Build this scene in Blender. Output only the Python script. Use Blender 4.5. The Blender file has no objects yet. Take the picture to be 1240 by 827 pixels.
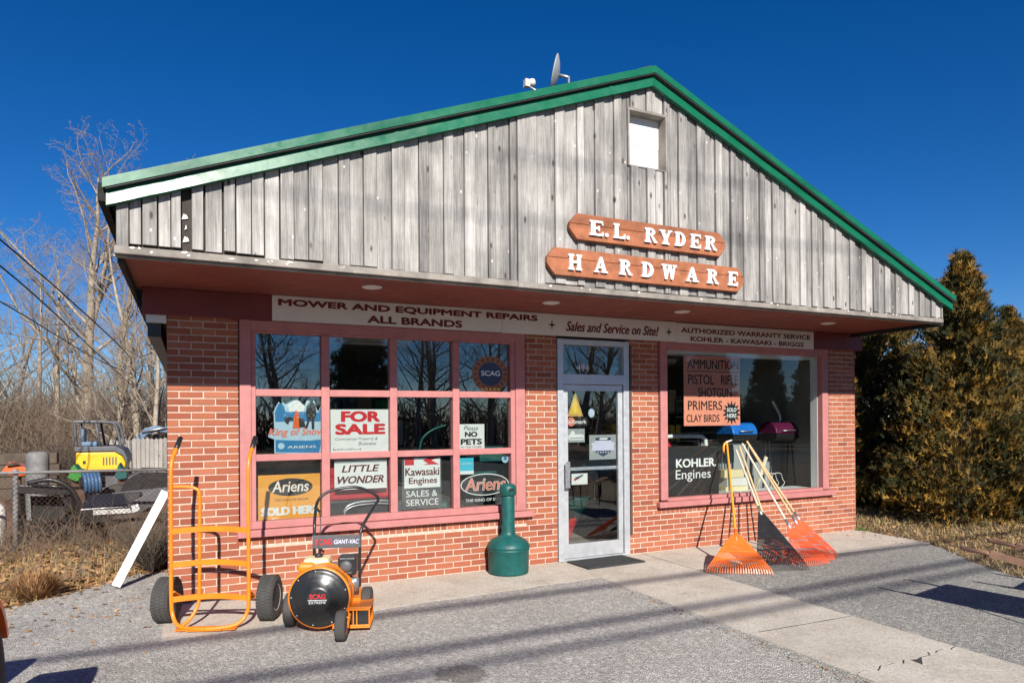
import bpy, bmesh, math, random
from mathutils import Vector, Matrix
R = math.radians
S = bpy.context.scene
COL = S.collection
rnd = random.Random(7)

# ------------------------------------------------------------------ camera
cam_d = bpy.data.cameras.new("camera"); cam = bpy.data.objects.new("camera", cam_d); COL.objects.link(cam)
cam_d.sensor_width = 36.0; cam_d.lens = 36.0 * 827 / 1240; cam_d.shift_y = 0.0718
cam_d.clip_start = 0.05; cam_d.clip_end = 3000
YAW, PITCH, ROLL = 0.44025, 0.00447, -0.00689
def cam_axis(X, Y, Z):
    c, s = math.cos(ROLL), math.sin(ROLL); X, Y = c*X - s*Y, s*X + c*Y
    c, s = math.cos(PITCH), math.sin(PITCH); Y, Z = c*Y + s*Z, -s*Y + c*Z
    c, s = math.cos(YAW), math.sin(YAW)
    return Vector((c*X + s*Z, -s*X + c*Z, Y))
r_, u_, f_ = cam_axis(1, 0, 0), cam_axis(0, 1, 0), cam_axis(0, 0, 1)
cam.matrix_world = Matrix(((r_.x, u_.x, -f_.x, 0.1956), (r_.y, u_.y, -f_.y, -7.1391), (r_.z, u_.z, -f_.z, 1.7191), (0, 0, 0, 1)))
S.camera = cam

# ------------------------------------------------------------------ sky, sun, exposure
SUN_DIR = Vector((0.21, 1.0, -0.62)).normalized()          # the way the light travels
SUN_EL = math.asin(-SUN_DIR.z)
SUN_AZ = math.atan2(-SUN_DIR.x, -SUN_DIR.y)                 # clockwise from +Y
W = bpy.data.worlds.new("World"); S.world = W; W.use_nodes = True
nt = W.node_tree; bg = nt.nodes["Background"]
sky = nt.nodes.new("ShaderNodeTexSky"); sky.sky_type = 'NISHITA'; sky.sun_disc = False
sky.sun_elevation = SUN_EL; sky.sun_rotation = SUN_AZ
sky.altitude = 1500; sky.air_density = 1.0; sky.dust_density = 0.1; sky.ozone_density = 6.0
hs = nt.nodes.new("ShaderNodeHueSaturation"); hs.inputs["Saturation"].default_value = 1.26; hs.inputs["Value"].default_value = 1.12; hs.inputs["Hue"].default_value = 0.508
nt.links.new(sky.outputs[0], hs.inputs["Color"]); nt.links.new(hs.outputs[0], bg.inputs[0]); bg.inputs[1].default_value = 0.06
sl = bpy.data.lights.new("sun", 'SUN'); so = bpy.data.objects.new("sun", sl); COL.objects.link(so)
sl.energy = 5.0; sl.angle = R(0.5); sl.color = (1.0, 0.945, 0.86)
so.rotation_euler = SUN_DIR.to_track_quat('-Z', 'Y').to_euler(); so.location = (-10, -30, 20)
S.view_settings.view_transform = 'Standard'; S.view_settings.look = 'None'
S.view_settings.exposure = 0.55; S.view_settings.gamma = 1.0; S.view_settings.use_curve_mapping = False
S.cycles.use_denoising = True; S.cycles.max_bounces = 8; S.cycles.transparent_max_bounces = 24
S.cycles.sample_clamp_indirect = 6.0; S.cycles.caustics_reflective = False; S.cycles.caustics_refractive = False

# ------------------------------------------------------------------ materials
def nodes(name):
    m = bpy.data.materials.new(name); m.use_nodes = True
    t = m.node_tree; return m, t, t.nodes["Principled BSDF"]
def N(t, kind, **kw):
    n = t.nodes.new(kind)
    for k, v in kw.items():
        if k in n.inputs.keys() if hasattr(n.inputs, 'keys') else False: n.inputs[k].default_value = v
        else: setattr(n, k, v)
    return n
def noise(t, vec, scale, detail=4, rough=0.6):
    n = t.nodes.new("ShaderNodeTexNoise"); n.inputs["Scale"].default_value = scale
    n.inputs["Detail"].default_value = detail; n.inputs["Roughness"].default_value = rough
    t.links.new(vec, n.inputs["Vector"]); return n.outputs["Fac"]
def ramp(t, fac, stops):
    n = t.nodes.new("ShaderNodeValToRGB"); e = n.color_ramp.elements
    while len(e) < len(stops): e.new(0.5)
    for k, (p, c) in enumerate(stops):
        e[k].position = p; e[k].color = (c[0], c[1], c[2], 1) if hasattr(c, '__len__') else (c, c, c, 1)
    t.links.new(fac, n.inputs[0]); return n.outputs[0]
def mix(t, fac, a, b, mode='MIX'):
    n = t.nodes.new("ShaderNodeMix"); n.data_type = 'RGBA'; n.blend_type = mode
    for sock, v in ((n.inputs[0], fac), (n.inputs[6], a), (n.inputs[7], b)):
        if hasattr(v, 'is_output'): t.links.new(v, sock)
        elif hasattr(v, '__len__'): sock.default_value = (v[0], v[1], v[2], 1)
        else: sock.default_value = v
    return n.outputs[2]
def math_(t, op, a, b=0.0):
    n = t.nodes.new("ShaderNodeMath"); n.operation = op
    for k, v in enumerate((a, b)):
        if hasattr(v, 'is_output'): t.links.new(v, n.inputs[k])
        else: n.inputs[k].default_value = v
    return n.outputs[0]
def coord(t, scale=(1, 1, 1), which="Object"):
    c = t.nodes.new("ShaderNodeTexCoord"); mp = t.nodes.new("ShaderNodeMapping")
    mp.inputs["Scale"].default_value = scale; t.links.new(c.outputs[which], mp.inputs["Vector"]); return mp.outputs[0]
def attr(t, name):
    n = t.nodes.new("ShaderNodeAttribute"); n.attribute_name = name; return n.outputs["Fac"]
def bump(t, p, h, strength=0.3, dist=0.01):
    n = t.nodes.new("ShaderNodeBump"); n.inputs["Strength"].default_value = strength; n.inputs["Distance"].default_value = dist
    t.links.new(h, n.inputs["Height"]); t.links.new(n.outputs[0], p.inputs["Normal"])

def plain(name, col, rough=0.55, metal=0.0, var=0.25, scale=6.0, bs=0.15, bscale=90.0, spec=0.5, wear=None, coat=0.0):
    """A painted / plastic / metal finish with uneven tone, a little relief and optional worn patches."""
    m, t, p = nodes(name); v = coord(t)
    n = noise(t, v, scale, 6, 0.65)
    lo = [c*(1-var) for c in col]; hi = [min(1, c*(1+var*0.6)) for c in col]
    c = ramp(t, n, [(0.3, lo), (0.7, hi)])
    if wear:
        w = ramp(t, noise(t, v, scale*2.7, 8, 0.7), [(wear[1], 0.0), (wear[1]+0.06, 1.0)])
        c = mix(t, w, c, wear[0])
    t.links.new(c, p.inputs["Base Color"])
    rr = ramp(t, noise(t, v, scale*3, 4), [(0.3, max(0.02, rough-0.1)), (0.7, min(1, rough+0.1))])
    t.links.new(rr, p.inputs["Roughness"]); p.inputs["Metallic"].default_value = metal
    p.inputs["Specular IOR Level"].default_value = spec; p.inputs["Coat Weight"].default_value = coat
    if bs: bump(t, p, noise(t, v, bscale, 3), bs, 0.004)
    return m

def mat_brick():
    m, t, p = nodes("red_brick"); v = coord(t); a = attr(t, "tint")
    c = ramp(t, a, [(0.0, (0.18, 0.05, 0.035)), (0.28, (0.31, 0.085, 0.046)), (0.6, (0.40, 0.122, 0.062)), (0.85, (0.46, 0.165, 0.09)), (1.0, (0.30, 0.08, 0.045))])
    sp = ramp(t, noise(t, v, 150, 4, 0.7), [(0.35, 0.72), (0.6, 1.0)])
    c = mix(t, 0.7, c, sp, 'MULTIPLY')
    st = ramp(t, noise(t, v, 2.2, 5, 0.6), [(0.35, 0.78), (0.65, 1.0)])
    c = mix(t, 0.5, c, st, 'MULTIPLY')
    ef = ramp(t, noise(t, v, 9, 6, 0.75), [(0.67, 0.0), (0.76, 0.55)])     # lime blooms
    c = mix(t, ef, c, (0.62, 0.44, 0.36))
    t.links.new(c, p.inputs["Base Color"]); p.inputs["Roughness"].default_value = 0.88
    bump(t, p, noise(t, v, 220, 4), 0.5, 0.004)
    return m
def mat_mortar():
    m, t, p = nodes("mortar"); v = coord(t)
    c = ramp(t, noise(t, v, 25, 5), [(0.3, (0.44, 0.34, 0.265)), (0.7, (0.62, 0.49, 0.385))])
    t.links.new(c, p.inputs["Base Color"]); p.inputs["Roughness"].default_value = 0.95
    bump(t, p, noise(t, v, 200, 3), 0.6, 0.004); return m
def mat_brick_side():
    m, t, p = nodes("side_brick"); v = coord(t)
    sep = t.nodes.new("ShaderNodeSeparateXYZ"); t.links.new(v, sep.inputs[0])
    cmb = t.nodes.new("ShaderNodeCombineXYZ"); t.links.new(math_(t, 'ADD', sep.outputs[1], sep.outputs[0]), cmb.inputs[0]); t.links.new(sep.outputs[2], cmb.inputs[1])
    b = t.nodes.new("ShaderNodeTexBrick"); t.links.new(cmb.outputs[0], b.inputs["Vector"])
    b.inputs["Scale"].default_value = 1.0; b.inputs["Brick Width"].default_value = 0.21; b.inputs["Row Height"].default_value = 0.0665
    b.inputs["Mortar Size"].default_value = 0.005; b.inputs["Color1"].default_value = (0.46, 0.13, 0.06, 1); b.inputs["Color2"].default_value = (0.34, 0.09, 0.045, 1)
    b.inputs["Mortar"].default_value = (0.5, 0.4, 0.32, 1)
    t.links.new(b.outputs[0], p.inputs["Base Color"]); p.inputs["Roughness"].default_value = 0.9
    return m
def mat_boards(name, stops, streak=0.8):
    """Weathered vertical boards: grain along z, tone per board from 'tint', knots and pale nail stains."""
    m, t, p = nodes(name); a = attr(t, "tint")
    v = coord(t, (52, 52, 1.6)); v2 = coord(t, (9, 9, 0.7)); v3 = coord(t)
    off = t.nodes.new("ShaderNodeVectorMath"); off.operation = 'ADD'; t.links.new(v2, off.inputs[0])
    cb = t.nodes.new("ShaderNodeCombineXYZ"); t.links.new(math_(t, 'MULTIPLY', a, 37.0), cb.inputs[2]); t.links.new(cb.outputs[0], off.inputs[1])
    g = noise(t, v, 2.2, 6, 0.65); g2 = noise(t, off.outputs[0], 1.0, 5, 0.6)
    f = math_(t, 'ADD', math_(t, 'MULTIPLY', g, 0.75), math_(t, 'ADD', math_(t, 'MULTIPLY', g2, 0.75), math_(t, 'MULTIPLY', a, 0.34)))
    c = ramp(t, math_(t, 'SUBTRACT', f, 0.43), stops)
    mold = ramp(t, noise(t, coord(t, (1.4, 1.4, 0.9)), 1.6, 6, 0.7), [(0.40, 1.0), (0.66, 0.52)])
    c = mix(t, streak, c, mold, 'MULTIPLY')
    vo = t.nodes.new("ShaderNodeTexVoronoi"); vo.inputs["Scale"].default_value = 1.0; t.links.new(coord(t, (8.9, 0.01, 3.6)), vo.inputs["Vector"])
    kn = ramp(t, vo.outputs["Distance"], [(0.06, 1.0), (0.15, 0.0)])
    c = mix(t, kn, c, (0.075, 0.05, 0.04))
    vo2 = t.nodes.new("ShaderNodeTexVoronoi"); vo2.inputs["Scale"].default_value = 1.0; t.links.new(coord(t, (9.3, 0.01, 5.2)), vo2.inputs["Vector"])
    nl = ramp(t, vo2.outputs["Distance"], [(0.05, 0.75), (0.09, 0.0)])
    c = mix(t, nl, c, (0.72, 0.70, 0.68))
    t.links.new(c, p.inputs["Base Color"]); p.inputs["Roughness"].default_value = 0.85
    bump(t, p, math_(t, 'SUBTRACT', g, kn), 0.45, 0.006); return m
def mat_ground(name, stops, scale, big, blotch, bdist=0.02, bstr=0.7, rough=0.95, patch=None):
    """Aggregate: voronoi grains in many greys under larger blotches."""
    m, t, p = nodes(name); v = coord(t)
    vo = t.nodes.new("ShaderNodeTexVoronoi"); vo.inputs["Scale"].default_value = scale; t.links.new(v, vo.inputs["Vector"])
    sep = t.nodes.new("ShaderNodeSeparateColor"); t.links.new(vo.outputs["Color"], sep.inputs[0])
    c = ramp(t, sep.outputs[0], stops)
    vo2 = t.nodes.new("ShaderNodeTexVoronoi"); vo2.inputs["Scale"].default_value = scale*0.37; t.links.new(v, vo2.inputs["Vector"])
    sep2 = t.nodes.new("ShaderNodeSeparateColor"); t.links.new(vo2.outputs["Color"], sep2.inputs[0])
    c = mix(t, ramp(t, sep2.outputs[1], [(0.8, 0.0), (0.86, 0.6)]), c, stops[-1][1])
    b = ramp(t, noise(t, v, big, 7, 0.68), blotch)
    c = mix(t, 1.0, c, b, 'MULTIPLY')
    if name == "gravel_lot":
        for (px, py, pr) in ((1.84, -2.80, .24),):
            dn = t.nodes.new("ShaderNodeVectorMath"); dn.operation = 'DISTANCE'; t.links.new(v, dn.inputs[0]); dn.inputs[1].default_value = (px, py, 0)
            d = math_(t, 'ADD', math_(t, 'DIVIDE', dn.outputs["Value"], pr), math_(t, 'MULTIPLY', noise(t, v, 7, 6, .7), 1.3))
            c = mix(t, ramp(t, d, [(0.75, 0.7), (1.0, 0.0)]) if False else math_(t, 'MULTIPLY', math_(t, 'LESS_THAN', d, 1.35), 0.62), c, (0.10, 0.085, 0.07))
    if patch:
        pf = ramp(t, noise(t, v, patch[1], 8, 0.72), [(patch[2], 0.0), (patch[2]+0.05, patch[3])])
        c = mix(t, pf, c, patch[0])
    t.links.new(c, p.inputs["Base Color"]); p.inputs["Roughness"].default_value = rough
    h = math_(t, 'ADD', math_(t, 'MULTIPLY', vo.outputs["Distance"], -1.0), noise(t, v, scale*0.8, 3))
    bump(t, p, h, bstr, bdist); return m
def mat_concrete():
    m, t, p = nodes("old_concrete"); v = coord(t)
    c = ramp(t, noise(t, v, 1.7, 8, 0.7), [(0.3, (0.50, 0.44, 0.36)), (0.55, (0.62, 0.56, 0.475)), (0.75, (0.68, 0.625, 0.54))])
    g = ramp(t, noise(t, v, 130, 3, 0.7), [(0.35, 0.6), (0.55, 1.0)])
    c = mix(t, 0.75, c, g, 'MULTIPLY')
    vo = t.nodes.new("ShaderNodeTexVoronoi"); vo.inputs["Scale"].default_value = 85; t.links.new(v, vo.inputs["Vector"])
    sp = t.nodes.new("ShaderNodeSeparateColor"); t.links.new(vo.outputs["Color"], sp.inputs[0])
    c = mix(t, 0.8, c, ramp(t, sp.outputs[0], [(0.0, 0.62), (0.25, 0.9), (0.7, 1.0), (0.9, 1.0), (1.0, 1.25)]), 'MULTIPLY')
    dk = ramp(t, noise(t, v, 3.2, 9, 0.78), [(0.52, 0.0), (0.68, 0.55)])
    c = mix(t, dk, c, (0.30, 0.265, 0.215))
    t.links.new(c, p.inputs["Base Color"]); p.inputs["Roughness"].default_value = 0.92
    bump(t, p, noise(t, v, 160, 4), 0.5, 0.006); return m
def mat_tint(name, stops, rough=0.8, trans=0.0, scale=3.0):
    m, t, p = nodes(name); a = attr(t, "tint"); n = noise(t, coord(t), scale, 4)
    c = ramp(t, math_(t, 'ADD', math_(t, 'MULTIPLY', a, 0.75), math_(t, 'MULTIPLY', n, 0.25)), stops)
    t.links.new(c, p.inputs["Base Color"]); p.inputs["Roughness"].default_value = rough
    p.inputs["Specular IOR Level"].default_value = 0.25
    return m
def mat_glass(name, base=0.055, tint=(0.93, 0.96, 0.95)):
    m, t, p = nodes(name); t.nodes.remove(p); out = t.nodes["Material Output"]
    tr = t.nodes.new("ShaderNodeBsdfTransparent"); tr.inputs[0].default_value = (*tint, 1)
    gl = t.nodes.new("ShaderNodeBsdfGlossy"); gl.inputs["Roughness"].default_value = 0.0
    lw = t.nodes.new("ShaderNodeLayerWeight"); lw.inputs["Blend"].default_value = 0.5
    f = math_(t, 'ADD', math_(t, 'MULTIPLY', math_(t, 'POWER', lw.outputs["Facing"], 4.0), 0.7), base)
    bp = t.nodes.new("ShaderNodeBump"); bp.inputs["Strength"].default_value = 0.05; bp.inputs["Distance"].default_value = 0.02
    t.links.new(noise(t, coord(t), 1.6, 1), bp.inputs["Height"]); t.links.new(bp.outputs[0], gl.inputs["Normal"])
    mx = t.nodes.new("ShaderNodeMixShader"); t.links.new(f, mx.inputs[0]); t.links.new(tr.outputs[0], mx.inputs[1]); t.links.new(gl.outputs[0], mx.inputs[2])
    t.links.new(mx.outputs[0], out.inputs[0]); return m
def mat_tyre():
    m = plain("tyre_rubber", (0.062, 0.060, 0.057), 0.9, bs=0.4, bscale=60); return m

M = {}
M['brick'] = mat_brick(); M['mortar'] = mat_mortar(); M['side'] = mat_brick_side()
M['boards'] = mat_boards("weathered_grey_boards", [(0.12, (0.05, 0.047, 0.046)), (0.32, (0.18, 0.173, 0.167)), (0.55, (0.37, 0.352, 0.33)), (0.85, (0.64, 0.615, 0.58))])
M['trim_wood'] = plain("weathered_trim", (0.27, 0.24, 0.21), 0.85, var=0.5, scale=4, wear=((0.70, 0.66, 0.6), 0.66), bs=0.3)
M['backing'] = plain("dark_sheathing", (0.05, 0.04, 0.035), 0.9)
M['wrap'] = plain("house_wrap", (0.8, 0.8, 0.8), 0.6, var=0.08, scale=3)
M['green_metal'] = plain("green_painted_metal", (0.006, 0.13, 0.064), 0.34, var=0.14, scale=2.5, bs=0.5, bscale=3.5, spec=0.5, coat=0.0)
M['roof'] = plain("dark_shingles", (0.06, 0.06, 0.062), 0.9, bs=0.5, bscale=40)
M['dark'] = plain("dark_gap", (0.015, 0.017, 0.016), 0.9, bs=0)
M['maroon'] = plain("maroon_paint", (0.16, 0.030, 0.032), 0.6, var=0.22, scale=3, bs=0.2)
M['soffit'] = plain("redwood_soffit", (0.22, 0.055, 0.036), 0.6, var=0.25, scale=2.5, bs=0.15)
M['pink'] = plain("faded_rose_paint", (0.45, 0.175, 0.165), 0.62, var=0.16, scale=7, bs=0.25, wear=((0.33, 0.20, 0.16), 0.67))
M['alum'] = plain("brushed_aluminium", (0.62, 0.64, 0.66), 0.42, 0.55, var=0.12, bs=0.08)
M['white'] = plain("white_paint", (0.78, 0.78, 0.77), 0.5, var=0.08)
M['offwhite'] = plain("aged_white_paint", (0.66, 0.64, 0.60), 0.6, var=0.12)
M['sign_white'] = plain("sign_board_white", (0.74, 0.71, 0.67), 0.5, var=0.08, scale=2, bs=0.05)
M['red_letter'] = plain("dark_red_letter", (0.14, 0.012, 0.014), 0.5, bs=0)
M['cedar_sign'] = plain("stained_cedar_sign", (0.36, 0.125, 0.055), 0.7, var=0.35, scale=9, bs=0.4, bscale=40)
M['letter_white'] = plain("letter_white_paint", (0.80, 0.79, 0.77), 0.55, var=0.06)
M['glass'] = mat_glass("window_glass", 0.125); M['glass_big'] = mat_glass("display_glass", 0.075)
M['interior'] = plain("interior_wall", (0.34, 0.31, 0.27), 0.9, var=0.3, scale=1.5)
M['int_floor'] = plain("interior_floor", (0.24, 0.21, 0.18), 0.7, var=0.3)
M['ceil'] = plain("interior_ceiling", (0.35, 0.34, 0.32), 0.9)
M['orange'] = plain("orange_enamel", (0.82, 0.225, 0.012), 0.40, var=0.14, bs=0.15, coat=0.2, wear=((0.30, 0.13, 0.05), 0.69))
M['orange2'] = plain("mower_orange", (0.80, 0.13, 0.02), 0.35, var=0.1, coat=0.4)
M['black'] = plain("black_plastic", (0.022, 0.022, 0.024), 0.42, var=0.3, bs=0.15, bscale=150)
M['black_metal'] = plain("black_enamel", (0.02, 0.02, 0.021), 0.33, var=0.25, bs=0.08)
M['tyre'] = mat_tyre()
M['steel'] = plain("galvanised_steel", (0.5, 0.51, 0.52), 0.4, 0.8, var=0.25)
M['grey_dark'] = plain("charcoal_plastic", (0.10, 0.10, 0.105), 0.5, var=0.25)
M['cream'] = plain("cream_plastic", (0.72, 0.60, 0.36), 0.5, var=0.1)
M['bin_green'] = plain("teal_green_plastic", (0.004, 0.090, 0.083), 0.48, var=0.35, scale=9, bs=0.2, bscale=60)
M['rake_orange'] = plain("orange_plastic", (0.92, 0.17, 0.025), 0.42, var=0.12, bs=0.05)
M['rake_red'] = plain("red_orange_plastic", (0.90, 0.12, 0.04), 0.42, var=0.12, bs=0.05)
M['handle_wood'] = plain("ash_wood_handle", (0.66, 0.46, 0.25), 0.5, var=0.2, scale=12, bs=0.1)
M['handle_pale'] = plain("pale_wood_handle", (0.76, 0.66, 0.50), 0.5, var=0.15, scale=12, bs=0.1)
M['handle_yellow'] = plain("yellow_lacquer_handle", (0.78, 0.36, 0.03), 0.4, var=0.12, bs=0.05)
M['barrow_wood'] = plain("brown_barrow_wood", (0.30, 0.17, 0.11), 0.7, var=0.25, scale=10)
M['mat'] = plain("black_rubber_mat", (0.035, 0.035, 0.037), 0.9, bs=0.6, bscale=70)
M['concrete'] = mat_concrete()
M['gravel'] = mat_ground("gravel_lot", [(0.0, (0.26, 0.25, 0.235)), (0.25, (0.37, 0.358, 0.338)), (0.55, (0.46, 0.447, 0.424)), (0.85, (0.52, 0.505, 0.485)), (1.0, (0.70, 0.68, 0.65))], 95, 0.7,
    [(0.28, (0.62, 0.60, 0.575)), (0.45, (0.86, 0.835, 0.80)), (0.6, (0.98, 0.955, 0.92)), (0.75, (1.0, 0.97, 0.925))], patch=((0.13, 0.11, 0.085), 0.55, 0.63, 0.6))
M['asphalt'] = mat_ground("worn_asphalt", [(0.0, (0.15, 0.145, 0.132)), (0.4, (0.25, 0.242, 0.222)), (0.75, (0.33, 0.32, 0.293)), (1.0, (0.52, 0.505, 0.46))], 110, 0.5,
    [(0.3, (0.75, 0.75, 0.76)), (0.65, (1.0, 1.0, 0.98))], 0.012, 0.6, patch=((0.36, 0.34, 0.31), 2.4, 0.68, 0.5))
M['dirt'] = mat_ground("leafy_dirt", [(0.0, (0.06, 0.04, 0.025)), (0.4, (0.13, 0.085, 0.05)), (0.75, (0.22, 0.14, 0.08)), (1.0, (0.34, 0.24, 0.14))], 38, 0.6,
    [(0.3, (0.55, 0.52, 0.5)), (0.6, (1.0, 0.97, 0.9))], 0.03, 0.8)
M['road'] = mat_ground("road_asphalt", [(0, (0.04, 0.04, 0.04)), (0.6, (0.06, 0.06, 0.06)), (1, (0.09, 0.09, 0.09))], 60, 0.3, [(0.3, 0.8), (0.7, 1.0)])
M['bark'] = plain("grey_bark", (0.36, 0.30, 0.23), 0.9, var=0.45, scale=5, bs=0.6, bscale=30)
M['twig'] = plain("twig_bark", (0.30, 0.235, 0.175), 0.9, var=0.3, scale=1.0, bs=0)
M['brush'] = plain("brown_brush", (0.21, 0.15, 0.105), 0.9, var=0.45, scale=0.6, bs=0)
M['dark_bark'] = plain("dark_bark", (0.10, 0.075, 0.055), 0.9, var=0.4, scale=4, bs=0.4)
M['cedar'] = mat_tint("cedar_foliage", [(0.12, (0.018, 0.024, 0.010)), (0.38, (0.046, 0.046, 0.014)), (0.60, (0.145, 0.092, 0.020)), (0.85, (0.38, 0.205, 0.034))], 0.75)
M['fir'] = mat_tint("evergreen_foliage", [(0.1, (0.010, 0.020, 0.010)), (0.6, (0.028, 0.048, 0.018)), (0.95, (0.05, 0.08, 0.03))], 0.8)
M['leaf'] = mat_tint("dry_leaves", [(0.05, (0.10, 0.05, 0.025)), (0.4, (0.28, 0.14, 0.06)), (0.7, (0.42, 0.23, 0.10)), (0.95, (0.55, 0.36, 0.18))], 0.85)
M['straw'] = mat_tint("dry_grass", [(0.05, (0.12, 0.10, 0.035)), (0.4, (0.34, 0.25, 0.11)), (0.75, (0.50, 0.38, 0.18)), (0.95, (0.20, 0.19, 0.06))], 0.85)
M['moss'] = mat_tint("green_weeds", [(0.05, (0.04, 0.07, 0.015)), (0.6, (0.10, 0.14, 0.03)), (0.95, (0.20, 0.20, 0.06))], 0.85)
M['stone'] = mat_tint("loose_stone", [(0.05, (0.10, 0.098, 0.095)), (0.4, (0.27, 0.265, 0.26)), (0.75, (0.42, 0.415, 0.405)), (0.97, (0.64, 0.62, 0.59))], 0.9, scale=30)
M['fence_wood'] = mat_boards("stockade_wood", [(0.1, (0.16, 0.145, 0.13)), (0.5, (0.34, 0.31, 0.28)), (0.9, (0.46, 0.43, 0.39))], 0.5)
M['yellow'] = plain("excavator_yellow", (0.78, 0.46, 0.015), 0.45, var=0.15)
M['mach_grey'] = plain("machine_grey", (0.10, 0.105, 0.115), 0.5, var=0.25)
M['mach_blue'] = plain("faded_blue_steel", (0.12, 0.19, 0.29), 0.5, var=0.3)
M['tractor_green'] = plain("tractor_green", (0.035, 0.22, 0.03), 0.45, var=0.2)
M['rust'] = plain("rusty_steel", (0.11, 0.06, 0.04), 0.9, var=0.5, scale=5)
M['old_steel'] = plain('old_galvanised', (0.22, 0.215, 0.21), 0.75, 0.2, var=0.4)
M['drum_grey'] = plain('drum_grey', (0.20, 0.195, 0.19), 0.7, var=0.4)
M['hose'] = plain('hose_blue', (0.05, 0.12, 0.24), 0.5, var=0.3)
M['tar'] = plain('joint_tar', (0.055, 0.05, 0.045), 0.9)
M['blue'] = plain("blue_plastic", (0.015, 0.17, 0.62), 0.3, var=0.15, coat=0.3)
M['purple'] = plain("purple_enamel", (0.11, 0.012, 0.05), 0.25, var=0.2, coat=0.4)
M['red'] = plain("red_enamel", (0.55, 0.025, 0.03), 0.4, var=0.12)
M['cardboard'] = plain("cardboard", (0.38, 0.27, 0.16), 0.9, var=0.2)
def ink(name, col, rough=0.5): return plain(name, col, rough, var=0.06, bs=0)
M['p_white'] = ink("poster_white", (0.80, 0.80, 0.79)); M['p_orange'] = ink("poster_orange", (0.86, 0.36, 0.04)); M['p_black'] = ink("poster_black", (0.018, 0.018, 0.02))
M['p_red'] = ink("poster_red", (0.62, 0.02, 0.03)); M['p_blue'] = ink("poster_blue", (0.02, 0.19, 0.42)); M['p_pale'] = ink("poster_pale_blue", (0.42, 0.58, 0.70))
M['p_pink'] = ink("poster_coral", (0.78, 0.22, 0.15)); M['p_cyan'] = ink("poster_cyan", (0.05, 0.50, 0.66)); M['p_grey'] = ink("poster_grey", (0.36, 0.38, 0.39))
M['p_rosy'] = ink("faded_red_sheet", (0.84, 0.30, 0.20)); M['p_dkgrey'] = ink("poster_charcoal", (0.07, 0.075, 0.08)); M['p_tan'] = ink("poster_tan", (0.60, 0.36, 0.10)); M['p_brown'] = ink("decal_brown", (0.35, 0.12, 0.04))
M['p_navy'] = ink("poster_navy", (0.03, 0.05, 0.10)); M['p_lilac'] = ink("poster_lilac", (0.66, 0.64, 0.82)); M['p_yellow'] = ink("poster_yellow", (0.80, 0.52, 0.04))

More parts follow.
